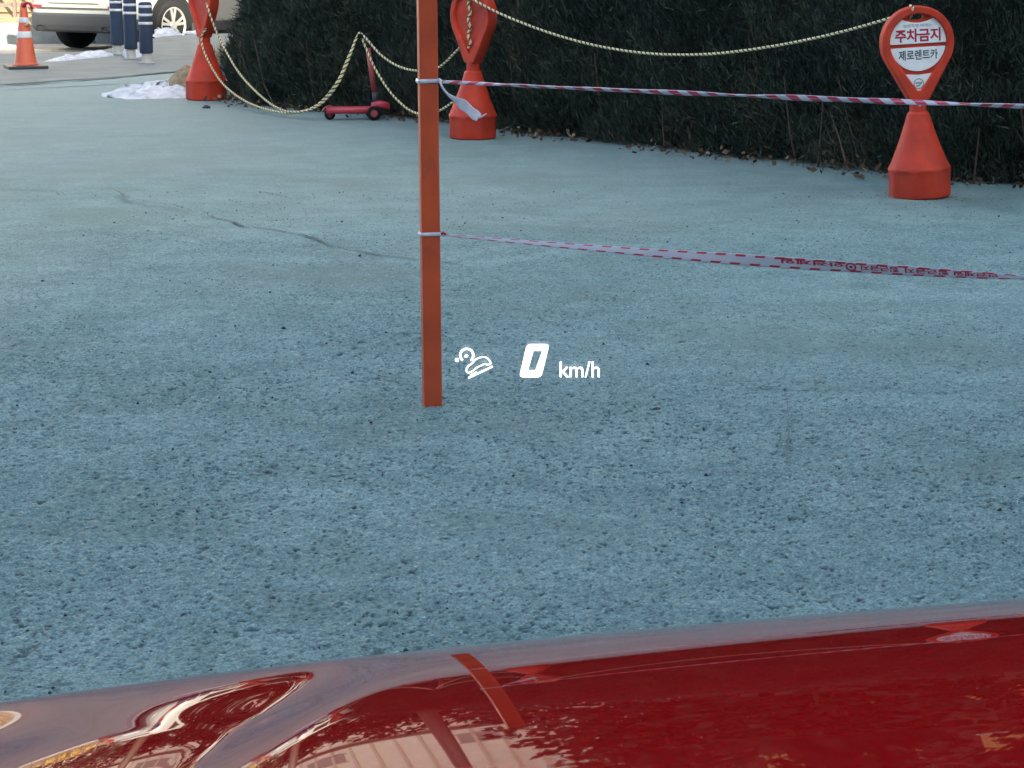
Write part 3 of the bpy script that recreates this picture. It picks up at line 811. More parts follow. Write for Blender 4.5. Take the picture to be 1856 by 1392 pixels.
for ang in range(1):
    n = 20
    for r0, r1 in ((0.62, 0.95), (0.0, 0.3)):
        V = []
        for k in range(n):
            a = 2 * math.pi * k / n
            for r in (r0, r1): V.append(on_tape(s_at(1568) + 0.016 * r * math.cos(a), 0.05 + 0.85 * r * math.sin(a)))
        dm.add(V, [(2 * k, 2 * k + 1, 2 * ((k + 1) % n) + 1, 2 * ((k + 1) % n)) for k in range(n)])
dm.build('emblem', M['crimson'], tape_l)

# ================================================================== ROPES
def rope(label, pts, loc=None, r=0.0076, pitch=0.040, per=14):
    P, L = resample(catmull(pts, per), pitch / 9); o = P[0].copy()
    t = thing('rope', tuple(o), label, 'rope', 'yellow and black ropes strung between the stands')
    fr = frames(P); n = len(P)
    for c, (m, rr) in enumerate((('rope_y', 0.62), ('rope_y', 0.60), ('rope_k', 0.60))):
        q = []
        for i in range(n):
            a = 2 * math.pi * (i * (L / (n - 1)) / pitch + c / 3)
            q.append(P[i] - o + (fr[i][1] * math.cos(a) + fr[i][2] * math.sin(a)) * r * 0.52)
        MB().tube(q, r * rr, 6).build('strand', M[m], t, True)
    return t
yl, ym, yr = sign_l.location.y, sign_m.location.y, sign_r.location.y
scp = gnd(668, 217); ys_ = scp.y
def lerp_y(px, a, b): return a[1] + (b[1] - a[1]) * (px - a[0]) / (b[0] - a[0])
def path(pix, a, b, lift=0.0):
    return [at(x, y, lerp_y(x, a, b) + (e[0] if e else 0)) for x, y, *e in pix]
A = (368, yl - 0.12); B = (650, ys_ - 0.05); Cc = (850, ym + 0.02)
rope('rope from the left stand neck sagging to the scooter and on behind the post', 
     path([(374, 52, -0.02), (366, 66, -0.03), (368, 88, -0.05), (385, 124, -0.12), (410, 158, -0.28), (450, 186, -0.50), (495, 201, -0.62), (535, 204, -0.58), (575, 190, -0.45), (610, 150, -0.30), (634, 97, -0.12), (648, 66), (652, 60)], A, B)
     + path([(664, 70), (690, 99), (722, 120), (757, 128), (795, 122), (826, 94), (838, 82), (846, 84, 0.06)], B, Cc))
rope('rope from the left stand head looped lower past the scooter to the middle stand',
     path([(374, 6, -0.03), (380, 24, -0.04), (391, 54, -0.03), (405, 84, -0.10), (432, 130, -0.22), (462, 164, -0.38), (500, 194, -0.58), (535, 203, -0.60), (577, 192, -0.47), (612, 153, -0.32), (637, 95, -0.12), (645, 70), (654, 64)], A, B)
     + path([(662, 84), (682, 128), (710, 170), (740, 198), (765, 206), (795, 201), (822, 184), (834, 168, 0.12)], B, Cc))
# rope coiled down the middle stand's hollow head
Rm = sign_m.matrix_basis
bpy.context.view_layer.update()
def on_m(x, y, z): return sign_m.matrix_world @ Vector((x, y, z))
def on_r(x, y, z): return sign_r.matrix_world @ Vector((x, y, z))
coil = [on_m(0.0 + 0.012 * math.sin(k * 2.1), -0.036 - 0.004 * math.cos(k * 2.1), 0.93 - 0.032 * k) for k in range(12)]
rope('short rope end wound down the hollow head of the middle stand', coil, r=0.0085, pitch=0.04)
a = on_m(0.02, -0.052, 0.90); b = on_r(-0.035, -0.03, 0.945)
mid = [at(px, py, lerp_y(px, (860, a.y), (1640, b.y))) for px, py in ((905, 24), (980, 54), (1060, 78), (1140, 93), (1215, 99), (1300, 97), (1400, 84), (1500, 64), (1590, 40))]
rope('long rope sagging from the middle stand to the top of the lettered stand', [on_m(0.0, -0.05, 0.93), a] + mid + [b, on_r(-0.030, 0.0, 0.966), on_r(-0.022, 0.012, 0.925), on_r(-0.02, 0.03, 0.87)])

# ================================================================== KICK SCOOTER
ang = R(8)
scooter = thing('kick_scooter', (scp.x, scp.y + 0.03, 0), "child's pinkish red kick scooter parked at the foot of the hedge", 'scooter', rz=ang)
dk = MB()
dk.rings([[(x, y * w, z) for y, z in ((-1, 0.052), (-0.92, 0.086), (-0.6, 0.092), (0.6, 0.092), (0.92, 0.086), (1, 0.052), (0.6, 0.044), (-0.6, 0.044))] for x, w in ((-0.30, 0.030), (-0.285, 0.05), (-0.22, 0.056), (-0.10, 0.056), (-0.03, 0.050), (0.02, 0.04), (0.05, 0.03))])
dk.build('deck', M['pink'], scooter, True)
def wheel(x, y, r, w, parent=scooter, hub='pink'):
    o = MB(); o.lathe([(r * 0.55, -w / 2), (r * 0.9, -w / 2), (r, -w * 0.3), (r, w * 0.3), (r * 0.9, w / 2), (r * 0.55, w / 2)], 20)
    p = o.build('wheel', M['black'], parent, True, (x, y, r), (math.pi / 2, 0, 0))
    h = MB(); h.lathe([(r * 0.5, -w * 0.56), (r * 0.12, -w * 0.62), (r * 0.12, w * 0.62), (r * 0.5, w * 0.56)], 14); h.build('hub', M['stem'], p)
    return p
wheel(0.03, -0.095, 0.050, 0.026); wheel(0.03, 0.095, 0.050, 0.026); wheel(-0.275, 0, 0.038, 0.03)
MB().cyl((0.03, -0.1, 0.056), (0.03, 0.1, 0.056), 0.011).build('axle', M['dark'], scooter, True)
hd = MB(); hd.rings([[(x + dx, y * w, z0 + zz) for y, zz in ((-1, -0.02), (-0.8, 0.022), (0.8, 0.022), (1, -0.02), (0.5, -0.03), (-0.5, -0.03))] for x, w, z0, dx in ((0.02, 0.03, 0.095, 0), (0.06, 0.055, 0.11, 0), (0.11, 0.05, 0.105, 0), (0.15, 0.02, 0.088, 0))])
hd.build('steering_housing', M['pink'], scooter, True)
fd = MB(); fd.rings([[(-0.275 + rr * math.cos(a), y, 0.042 + rr * math.sin(a)) for y, rr in ((-0.02, 0.052), (0.02, 0.052), (0.02, 0.058), (-0.02, 0.058))] for a in [R(20 + 14 * k) for k in range(11)]])
fd.build('rear_fender', M['rope_y'] if False else M['stem'], scooter, True)
sb, stp = Vector((0.055, 0, 0.105)), Vector((0.0, 0, 0.50))
MB().cyl(sb, sb.lerp(stp, 0.22), 0.024, 0.020).build('stem_collar', M['dark'], scooter, True)
MB().cyl(sb.lerp(stp, 0.2), stp, 0.0195, 0.0175).build('stem', M['stem'], scooter, True)
MB().cyl(stp, stp + Vector((-0.012, 0, 0.085)), 0.013).build('upper_stem', M['dark'], scooter, True)
hb = stp + Vector((-0.013, 0, 0.09))
MB().cyl(hb + Vector((-0.05, -0.13, 0)), hb + Vector((0.05, 0.13, 0)), 0.011).build('handlebar', M['dark'], scooter, True)
for s in (-1, 1): MB().cyl(hb + Vector((0.03, 0.08, 0)) * s, hb + Vector((0.056, 0.146, 0)) * s, 0.016).build('grip', M['black'], scooter, True)

# ================================================================== TRAFFIC CONE
pc = gnd(43, 126); pc.y += 0.10
cone = thing('traffic_cone', (pc.x, pc.y, 0.006), 'orange traffic cone with two white bands at the left edge', 'traffic cone')
CH = 0.60
def crad(z): return 0.108 - (0.108 - 0.026) * z / CH
o = MB(); o.lathe([(crad(0.03) + 0.03, 0.032), (crad(0.04) + 0.012, 0.042), (crad(0.06), 0.065), (crad(CH), CH), (crad(CH) * 0.7, CH + 0.012)], 28); o.build('body', M['cone'], cone, True)
o = MB(); o.box((0, 0, 0.016), (0.37, 0.37, 0.030), rz=R(20)); o.build('foot', M['dark'], cone, bevel=0.008)
for z0, z1 in ((0.285, 0.345), (0.425, 0.475)):
    o = MB(); o.lathe([(crad(z0) + 0.002, z0), (crad(z0) + 0.003, z0 + 0.004), (crad(z1) + 0.003, z1 - 0.004), (crad(z1) + 0.002, z1)], 28); o.build('reflective_band', M['reflective'], cone, True)
o = MB(); o.tube([Vector((0.0, -0.02, 0.575)), Vector((0.035, -0.03, 0.61)), Vector((0.07, -0.02, 0.60)), Vector((0.085, -0.01, 0.55))], lambda t: 0.020 * (1 - 0.4 * t), 8); o.build('ribbon_knot', M['crimson'], cone, True)
o = MB(); o.tube([Vector((0.03, -0.05, 0.40)), Vector((0.06, -0.06, 0.43)), Vector((0.075, -0.055, 0.40))], 0.012, 7); o.build('ribbon_end', M['rope_y'], cone, True)

# ================================================================== BOLLARDS
def make_bollard(p, label, h=0.60):
    t = thing('bollard', (p.x, p.y, 0.006), label, 'bollard', 'navy bollards with white stripes')
    MB().lathe([(0.085, 0), (0.085, 0.012), (0.060, 0.016), (0.050, 0.02), (0.048, 0.12), (0.046, 0.13)], 20).build('concrete_foot', M['concrete'], t, True)
    MB().lathe([(0.058, 0.10), (0.064, 0.105), (0.066, 0.12), (0.066, h - 0.03), (0.060, h - 0.008), (0.045, h)], 24).build('sleeve', M['navy'], t, True)
    for z in (h - 0.215, h - 0.135, h - 0.055):
        MB().lathe([(0.0665, z), (0.0685, z + 0.003), (0.0685, z + 0.022), (0.0665, z + 0.025)], 24).build('stripe', M['reflective'], t, True)
    return t
bol = [make_bollard(gnd(213, 100), 'leftmost of three navy bollards with white stripes', 0.66),
       make_bollard(gnd(238, 108), 'middle of three navy bollards with white stripes', 0.66),
       make_bollard(gnd(266, 116), 'rightmost and nearest of three navy bollards with white stripes', 0.59)]

# ================================================================== SNOW
def snow_patch(label, pix, hgt, seed, name='snow_patch'):
    P = [gnd(x, y) for x, y in pix]; c = sum(P, Vector()) / len(P)
    n = len(P) * 8; ringp = catmull(P + [P[0]], 8)[:-1]; n = len(ringp); K = 10; V = []; F = []
    for k in range(K):
        f = k / K
        for p in ringp:
            q = p.lerp(c, f); ed = min(1, f * 3.2)
            z = hgt * ed ** 0.7 * (0.45 + 1.0 * mnoise.noise((q.x * 6, q.y * 6, seed)) + 0.35 * mnoise.noise((q.x * 17, q.y * 17, seed)))
            j = 0.10 * (1 - f) * mnoise.noise((q.x * 11, q.y * 11, seed + 3))
            V.append((q.x - c.x + j, q.y - c.y + j, max(0.0, z) + (0.006 if k else -0.004)))
    V.append((0, 0, sum(v[2] for v in V[-n:]) / n))
    for k in range(K - 1):
        for i in range(n): F.append((k * n + i, k * n + (i + 1) % n, (k + 1) * n + (i + 1) % n, (k + 1) * n + i))
    for i in range(n): F.append(((K - 1) * n + i, (K - 1) * n + (i + 1) % n, K * n))
    o = link(name, mesh(name, V, F, True), M['snow'], None, (c.x, c.y, 0))
    return tag(o, label, 'snow', 'patches of leftover snow')
snow_patch('largest patch of leftover snow beside the left sign stand', [(186, 176), (200, 167), (240, 164), (262, 155), (300, 146), (312, 152), (306, 160), (345, 164), (345, 177), (290, 179), (230, 180)], 0.055, 2)
snow_patch('thin strip of snow behind the traffic cone', [(78, 113), (130, 104), (165, 98), (196, 96), (200, 103), (160, 107), (110, 112)], 0.05, 5)
snow_patch('heap of snow at the wheel of the silver car', [(278, 68), (285, 59), (300, 57), (318, 58), (324, 62), (310, 66), (292, 67)], 0.07, 7)
snow_patch('narrow line of snow along the kerb right of the car wheel', [(330, 61), (345, 58), (368, 58), (372, 60), (350, 62)], 0.03, 9)
snow_patch('small lump of snow between the bollards', [(224, 102), (230, 96), (250, 98), (254, 104), (236, 107)], 0.07, 13)
# dry soil mound beside the stand
Pm = gnd(326, 160)
V = []; F = []
for k in range(9):
    for i in range(28):
        a = 2 * math.pi * i / 28; f = 1 - k / 9
        x, y = 0.17 * f * math.cos(a) * (1 + 0.2 * math.sin(3 * a)), 0.30 * f * math.sin(a)
        V.append((x, y, 0.16 * (1 - f ** 1.6) * (1 + 0.35 * mnoise.noise((x * 9, y * 9, 3))) - 0.002))
for k in range(8):
    for i in range(28): F.append((k * 28 + i, k * 28 + (i + 1) % 28, (k + 1) * 28 + (i + 1) % 28, (k + 1) * 28 + i))
F.append(tuple(8 * 28 + i for i in range(28)))
tag(link('soil_mound', mesh('soil_mound', V, F, True), M['soil'], None, (Pm.x, Pm.y + 0.3, 0)), 'small mound of dry brown soil behind the snow patch', 'soil')
# dry weeds at the hedge end
wp = gnd(400, 112)
n = 260
Pw = np.array([wp.x, wp.y, 0.0]) + np.stack([rng.normal(0, 0.09, n), rng.normal(0, 0.15, n), np.zeros(n)], 1)
Dw = np.array([0.0, 0, 1.0]) + rng.normal(0, 0.35, (n, 3)); Dw /= np.linalg.norm(Dw, axis=1)[:, None]
v, q = blades(Pw, Dw, rng.uniform(0.06, 0.20, n), rng.uniform(0.008, 0.022, n), rng)
tag(tinted('dry_weeds', v, q, rng.random(n), M['weed']), 'tuft of pale dry weeds at the left end of the hedge', 'weeds')

# grit: small stones and chips lying loose on the rough surface
NG = 11000
gxy = np.stack([rng.uniform(-2.5, 2.5, NG), 4.0 + 8.0 * rng.random(NG) ** 1.3], 1)
ci = np.clip(((gxy[:, 1] - GY0) / CELL).astype(int), 0, ny_ - 1); cj = np.clip(((gxy[:, 0] - GX0) / CELL).astype(int), 0, nx_ - 1)
kp = (n3[ci, cj] + rng.normal(0, 0.8, NG)) > 0.1
gxy, ci, cj = gxy[kp], ci[kp], cj[kp]; NG = len(gxy)
gs = np.clip(rng.lognormal(-6.05, 0.38, NG), 0.0012, 0.0065)
octv = np.array([[1, 0, 0], [0, 1, 0], [-1, 0, 0], [0, -1, 0], [0, 0, 0.75], [0, 0, -0.4]])
gv_ = octv[None] * (1 + 0.5 * rng.normal(size=(NG, 6, 1)).clip(-1, 1)) * gs[:, None, None]
an = rng.random(NG) * 6.28; ca, sa = np.cos(an)[:, None], np.sin(an)[:, None]
gv_[:, :, 0], gv_[:, :, 1] = gv_[:, :, 0] * ca - gv_[:, :, 1] * sa, gv_[:, :, 0] * sa + gv_[:, :, 1] * ca
gv_ += np.concatenate([gxy, (zz_[ci, cj] + gs * 0.25)[:, None]], 1)[:, None, :]
tri_ = np.array([[0, 1, 4], [1, 2, 4], [2, 3, 4], [3, 0, 4], [1, 0, 5], [2, 1, 5], [3, 2, 5], [0, 3, 5]])
gt = (np.arange(NG)[:, None, None] * 6 + tri_[None]).reshape(-1, 3)
gme = bpy.data.meshes.new('grit'); gme.vertices.add(NG * 6); gme.vertices.foreach_set('co', gv_.astype(np.float32).ravel())
gme.loops.add(len(gt) * 3); gme.loops.foreach_set('vertex_index', gt.astype(np.int32).ravel()); gme.polygons.add(len(gt)); gme.polygons.foreach_set('loop_start', np.arange(0, len(gt) * 3, 3, dtype=np.int32)); gme.update(calc_edges=True)
gme.attributes.new('tint', 'FLOAT', 'FACE').data.foreach_set('value', np.repeat(rng.beta(0.8, 1.8, NG), 8).astype(np.float32))
M['grit'] = foliage_mat('loose_grit', (0.025, 0.035, 0.035), (0.07, 0.10, 0.10), (0.34, 0.44, 0.44), 0.9)
tag(link('grit', gme, M['grit']), 'loose dark grit and chips scattered over the blue yard', 'grit', kind='stuff')

# loose stones
def stone(px, py, s, seed, z=0.0):
    p = gnd(px, py, z); bm = bmesh.new(); bmesh.ops.create_icosphere(bm, subdivisions=2, radius=s)
    for vv in bm.verts:
        k = 1 + 0.45 * mnoise.noise(vv.co * (2.0 / s) * 0.6 + Vector((seed, 0, 0))); vv.co *= k; vv.co.z = max(vv.co.z * 0.6, -s * 0.3)
    me = bpy.data.meshes.new('stone'); bm.to_mesh(me); bm.free()
    return link('stone', me, M['stone_dark'], None, (p.x, p.y, z + s * 0.28))
M['stone_dark'] = mat('dark_stone', (0.045, 0.055, 0.055), 0.9, vary=0.3, vscale=60)
tag(stone(1190, 744, 0.011, 1, 0.018), 'dark stone on the ground right of the speed readout', 'stone', 'loose dark stones')
tag(stone(374, 196, 0.030, 2), 'dark stone in front of the left sign stand', 'stone', 'loose dark stones')

# ================================================================== SILVER CAR
wr = gnd(300, 93, -0.412)
hdg = Vector((0.543, 0.837, 0)); ha = math.atan2(hdg.y, hdg.x)
car2 = thing('parked_car', (0, 0, -0.412), 'silver car parked on the road behind the bollards', 'car', rz=ha)
off = Matrix.Rotation(ha, 3, 'Z') @ Vector((0, -0.80, 0)); car2.location = (wr.x - off.x, wr.y - off.y, -0.412)
def car_ring(x, w, zb, zs, zt, wt):
    """half outline mirrored: sill, bulge, belt, roof"""
    h = [(w * 0.80, zb), (w * 0.93, zb + 0.03), (w * 0.985, zb + 0.16), (w, zb + 0.34), (w * 0.985, zs - 0.08), (w * 0.94, zs), (wt, zt - 0.07), (wt * 0.86, zt - 0.012), (wt * 0.4, zt)]
    return [(x, -a, z) for a, z in h] + [(x, a, z) for a, z in reversed(h)]
secs = [(-0.92, 0.70, 0.42, 0.84, 0.90, 0.52), (-0.90, 0.80, 0.36, 0.90, 1.00, 0.62), (-0.84, 0.86, 0.34, 0.95, 1.28, 0.62), (-0.72, 0.905, 0.33, 0.97, 1.50, 0.64), (-0.5, 0.93, 0.32, 0.97, 1.62, 0.66),
        (0, 0.94, 0.31, 0.96, 1.68, 0.68), (0.8, 0.94, 0.30, 0.95, 1.70, 0.69), (1.5, 0.94, 0.30, 0.95, 1.68, 0.68), (1.9, 0.94, 0.30, 0.96, 1.50, 0.64), (2.3, 0.935, 0.30, 0.96, 1.16, 0.62), (2.7, 0.93, 0.31, 0.94, 1.05, 0.60), (3.2, 0.90, 0.32, 0.88, 0.98, 0.58), (3.5, 0.84, 0.35, 0.78, 0.88, 0.5), (3.62, 0.70, 0.42, 0.68, 0.76, 0.4)]
o = MB(); o.rings([car_ring(*s) for s in secs]); ob = o.build('body', M['silver'], car2); smooth_by_angle(ob.data, 50)
o = MB(); o.rings([[(x, y, z) for y, z in ((-w, zb + 0.05), (-w * 0.98, zt), (w * 0.98, zt), (w, zb + 0.05), (w * 0.9, zb), (-w * 0.9, zb))] for x, w, zb, zt in ((-0.955, 0.66, 0.37, 0.50), (-0.945, 0.78, 0.30, 0.53), (-0.86, 0.875, 0.27, 0.53), (-0.55, 0.92, 0.27, 0.46), (-0.45, 0.92, 0.28, 0.42))])
o.build('rear_valance', M['dark'], car2, bevel=0.01)
for s in (-1, 1):
    e = MB(); e.rings([[(x, s * 0.60 + 0.085 * k * math.cos(2 * math.pi * i / 16), 0.335 + 0.035 * k * math.sin(2 * math.pi * i / 16)) for i in range(16)] for x, k in ((-0.86, 1.0), (-0.97, 1.0), (-0.97, 0.9), (-0.90, 0.9))], cap=True)
    e.build('exhaust_pipe', M['dark_metal'], car2)
    MB().box((1.35, s * 0.925, 0.315), (1.9, 0.06, 0.13)).build('sill', M['dark'], car2, bevel=0.02)
    MB().box((-0.905, s * 0.66, 0.98), (0.06, 0.20, 0.34), rz=s * R(20), ry=R(-8)).build('tail_light', M['taillight'], car2, bevel=0.02)
    MB().box((-0.925, s * 0.68, 0.62), (0.03, 0.16, 0.035), rz=s * R(14)).build('reflector', M['taillight'], car2, bevel=0.008)
    for x0, x1 in ((-0.35, 0.35), (0.42, 1.42), (1.5, 2.1)):
        zt = 1.5 if x1 < 2 else 1.28
        V = [(x0, 0.892, 1.0), (x1, 0.892, 1.0), (x1 - (0.25 if x1 > 2 else 0.0), 0.752, zt), (x0 + 0.02, 0.752, 1.53 if x1 < 2 else 1.5)]
        V = [(x, s * (y + 0.022), z) for x, y, z in V] + [(x, s * (y + 0.004), z) for x, y, z in V]
        MB().add(V, [(0, 1, 2, 3), (7, 6, 5, 4), (0, 4, 5, 1), (1, 5, 6, 2), (2, 6, 7, 3), (3, 7, 4, 0)]).build('side_window', M['carglass'], car2)
    MB().box((0.9, s * 0.955, 0.78), (0.16, 0.03, 0.03)).build('door_handle', M['silver'], car2, bevel=0.008)
MB().box((-0.80, 0, 1.28), (0.03, 1.10, 0.40), ry=R(14)).build('rear_window', M['carglass'], car2, bevel=0.01)
pb = MB(); pb.box((-0.925, 0, 0.76), (0.035, 0.92, 0.19)).build('plate_recess', M['silver'], car2, bevel=0.015)
MB().box((-0.948, 0, 0.77), (0.008, 0.52, 0.11)).build('number_plate', M['plate'], car2, bevel=0.003)
MB().box((-0.932, 0, 0.60), (0.02, 1.35, 0.012)).build('bumper_seam', M['dark'], car2)
def car_wheel(x, s):
    r = 0.355
    t = bpy.data.objects.new('wheel', None); C.objects.link(t); t.parent = car2; t.location = (x, s * 0.84, r); t.rotation_euler = (0, 0, 0 if s < 0 else math.pi)
    o = MB(); o.rings([[(rr * math.cos(2 * math.pi * k / 40), y, rr * math.sin(2 * math.pi * k / 40)) for k in range(40)] for rr, y in ((0.22, -0.105), (0.255, -0.122), (0.33, -0.118), (0.353, -0.09), (0.355, 0.09), (0.33, 0.115), (0.25, 0.115), (0.18, 0.10))])
    o.build('tyre', M['black'], t, True)
    o = MB(); o.rings([[(rr * math.cos(2 * math.pi * k / 40), y, rr * math.sin(2 * math.pi * k / 40)) for k in range(40)] for rr, y in ((0.246, -0.118), (0.252, -0.128), (0.240, -0.130), (0.228, -0.115), (0.225, -0.07))], cap=False)
    for k in range(5):
        for da in (-0.19, 0.19):
            a = 2 * math.pi * k / 5 + 0.3 + da; ai = 2 * math.pi * k / 5 + 0.3 + da * 0.35
            p0 = Vector((0.05 * math.cos(ai), -0.125, 0.05 * math.sin(ai))); p1 = Vector((0.236 * math.cos(a), -0.122, 0.236 * math.sin(a)))
            dd = (p1 - p0).normalized(); sd2 = Vector((-dd.z, 0, dd.x)) * 0.017; bk = Vector((0, 0.03, 0))
            o.add([p0 - sd2, p0 + sd2, p1 + sd2 * 1.2, p1 - sd2 * 1.2, p0 - sd2 + bk, p0 + sd2 + bk, p1 + sd2 + bk, p1 - sd2 + bk], [(3, 2, 1, 0), (4, 5, 6, 7), (0, 1, 5, 4), (1, 2, 6, 5), (2, 3, 7, 6), (3, 0, 4, 7)])
    o.cyl((0, -0.135, 0), (0, -0.09, 0), 0.055, 0.065, 20)
    o.build('rim', M['alloy'], t)
    a = link('wheel_arch', mesh('wheel_arch', *arch_mesh()), M['black'], car2, (x, s * 0.80, r), (0, 0, 0 if s < 0 else math.pi))
    return t
def arch_mesh():
    m = MB()
    m.rings([[(rr * math.cos(R(-8) + R(196) * k / 30), y, rr * math.sin(R(-8) + R(196) * k / 30)) for k in range(31)] for rr, y in ((0.45, -0.130), (0.445, -0.147), (0.35, -0.148), (0.2, -0.148), (0.02, -0.148))], cap=False, closed=False)
    return m.v, m.f
for x in (0, 2.70):
    for s in (-1, 1): car_wheel(x, s)

# ================================================================== FAR SIDE OF THE ROAD
wl = thing('retaining_wall', (-7.5, 34.2, -0.42), 'low grey stone wall along the far side of the road', 'wall')
x = -34.0
k = 0
while x < 8:
    w = rnd.uniform(0.8, 1.1)
    b = MB().box((x + w / 2 + 7.5, 0.15, 0.15), (w - 0.012, 0.30, 0.30)).build('block', M['stone'], wl, bevel=0.012)
    x += w
V = [(-60, 34.5, -0.13), (40, 34.5, -0.13), (40, 44, 1.6), (-60, 44, 1.6), (40, 70, 2.2), (-60, 70, 2.2)]
tag(link('far_bank', mesh('far_bank', V, [(0, 1, 2, 3), (3, 2, 4, 5)]), M['soil']), kind='structure')
def leafy(name, label, cat, loc, rx, rz, nleaf, m, size, seed, trunk=0.3, group=None, cone=False):
    rg = np.random.default_rng(seed); t = thing(name, loc, label, cat, group)
    p = rg.normal(size=(nleaf, 3)); p /= np.linalg.norm(p, axis=1)[:, None]; p *= (rg.random(nleaf) ** 0.45)[:, None]
    cl = np.array([mnoise.noise((a * 2.6, b * 2.6, c * 2.6 + seed)) for a, b, c in p]); kp = cl > -0.12
    p = p[kp]; 
    if cone:
        hgt = (p[:, 2] + 1) / 2; sc_ = (1.12 - hgt) * 0.95; p[:, 0] *= sc_ * 1.3; p[:, 1] *= sc_ * 1.3
    q3 = p * np.array([rx, rx, rz]) + np.array([0, 0, trunk + rz])
    d = rg.normal(size=p.shape) + p * 0.8; d /= np.linalg.norm(d, axis=1)[:, None]
    v, q = blades(q3, d, rg.uniform(size * 0.7, size * 1.5, len(p)), rg.uniform(size * 0.4, size * 0.8, len(p)), rg)
    tinted('crown', v, q, np.clip(rg.normal(0.5, 0.25, len(p)) + 0.6 * cl[kp], 0, 1), m, t)
    tb = MB(); tb.tube([Vector((0, 0, -0.1)), Vector((0.03 * rx, 0, trunk + rz * 0.5)), Vector((0, 0.02, trunk + rz * 1.5))], lambda u: 0.07 * rx * (1 - 0.8 * u) + 0.01, 8)
    for k in range(7):
        a = rnd.uniform(0, 6.28); z = trunk + rz * rnd.uniform(0.3, 1.2)
        tb.tube([Vector((0, 0, z)), Vector((0.4 * rx * math.cos(a), 0.4 * rx * math.sin(a), z + 0.25 * rz)), Vector((0.7 * rx * math.cos(a), 0.7 * rx * math.sin(a), z + 0.35 * rz))], lambda u: 0.025 * rx * (1 - 0.8 * u) + 0.004, 5)
    tb.build('trunk', M['bark'], t, True)
    return t
leafy('yellow_shrub', 'sunlit yellow leaved shrub in the top left corner', 'shrub', (-8.35, 35.6, 0.05), 0.75, 0.62, 2600, M['yellow'], 0.075, 3, 0.05, 'yellow shrubs across the road')
leafy('yellow_shrub', 'sunlit yellow leaved shrub behind the silver car', 'shrub', (-6.2, 36.2, 0.15), 0.8, 0.6, 2200, M['yellow'], 0.08, 4, 0.05, 'yellow shrubs across the road')

# ================================================================== BUILDINGS AND TREES ROUND THE YARD (mirrored in the bonnet)
def building(name, label, x0, x1, y0, y1, h, wall, floors, cols, m_win, face, base=0.0, wz=1.5, ww=1.6, z0=1.0, fh=3.0):
    t = thing(name, ((x0 + x1) / 2, (y0 + y1) / 2, base), label, 'building')
    MB().box((0, 0, h / 2), (x1 - x0, y1 - y0, h)).build('wall', M[wall], t)
    MB().box((0, 0, h + 0.15), (x1 - x0 + 0.3, y1 - y0 + 0.3, 0.3)).build('parapet', M['greywall'], t)
    yy = (y0 - y1) / 2 - 0.03 if face < 0 else (y1 - y0) / 2 + 0.03
    wm = None; fm = None
    for f in range(floors):
        for c in range(cols):
            xx = (x0 - x1) / 2 + (c + 0.5) * (x1 - x0) / cols; zz = z0 + f * fh + wz / 2
            if wm is None:
                b = MB(); b.box((0, 0, 0), (ww, 0.04, wz)); wm = mesh('window', b.v, b.f)
                b = MB(); b.box((0, -0.03 * -face * -1, wz / 2), (ww + 0.16, 0.10, 0.08)); b.box((0, 0, -wz / 2), (ww + 0.16, 0.14, 0.08)); b.box((0, 0, 0), (0.06, 0.09, wz - 0.1)); fm = mesh('frame', b.v, b.f)
            w = link('window', wm, M[m_win], t, (xx, yy, zz)); link('frame', fm, M['greywall'], w)
    return t
building('apartment_block', 'tall grey apartment block behind the red car shading the yard', -46, 18.4, -34, -17, 25.4, 'greywall', 7, 14, 'carglass', 1)
building('shade_tower', 'unseen tall grey tower added behind the red car to shade the right', 18.6, 60, -24, -17.2, 46, 'greywall', 14, 8, 'carglass', 1)  # unseen tower, added to keep the mirrored brick facade in shade
building('beige_building', 'sunlit beige building across the road on the left', -34, 3.4, 48, 58, 24, 'beigewall', 3, 9, 'greywall', -1, base=1.5, wz=1.0, ww=1.3, z0=5.0, fh=6.0)
bw = [o for o in bpy.data.objects if o.name.startswith('beige_building')][0]
bf = MB().box((0, 0, 0), (0.09, 0.10, 20.0)); fin_me = mesh('fin', bf.v, bf.f)
for k in range(62): link('fin', fin_me, M['fin'], bw, (-18.4 + 0.6 * k, -5.05, 10.2))
for z in (4.2, 10.4): MB().box((0, -5.12, z), (37.2, 0.22, 0.35)).build('eaves_band', M['fence'], bw)
for k, (px_, py_, lb) in enumerate(((-2.9, 37.2, 'dark utility pole across the road nearest the conifers'), (-6.6, 38.0, 'dark utility pole across the road behind the silver car'), (-11.5, 39.0, 'dark utility pole across the road furthest left'))):
    up_ = thing('utility_pole', (px_, py_, 0.3), lb, 'utility pole', 'utility poles across the road')
    MB().cyl((0, 0, -0.3), (0, 0, 9.5), 0.20, 0.14, 14).build('shaft', M['fence'], up_, True)
    MB().box((0, 0, 8.7), (1.8, 0.10, 0.10)).build('cross_arm', M['fence'], up_)
bz = building('brown_brick_building', 'brown brick building with ochre panels beyond the hedge', 1.6, 34, 36.5, 46, 19, 'brick', 4, 9, 'panel', -1, wz=1.3, ww=2.6, z0=2.2, fh=3.6)
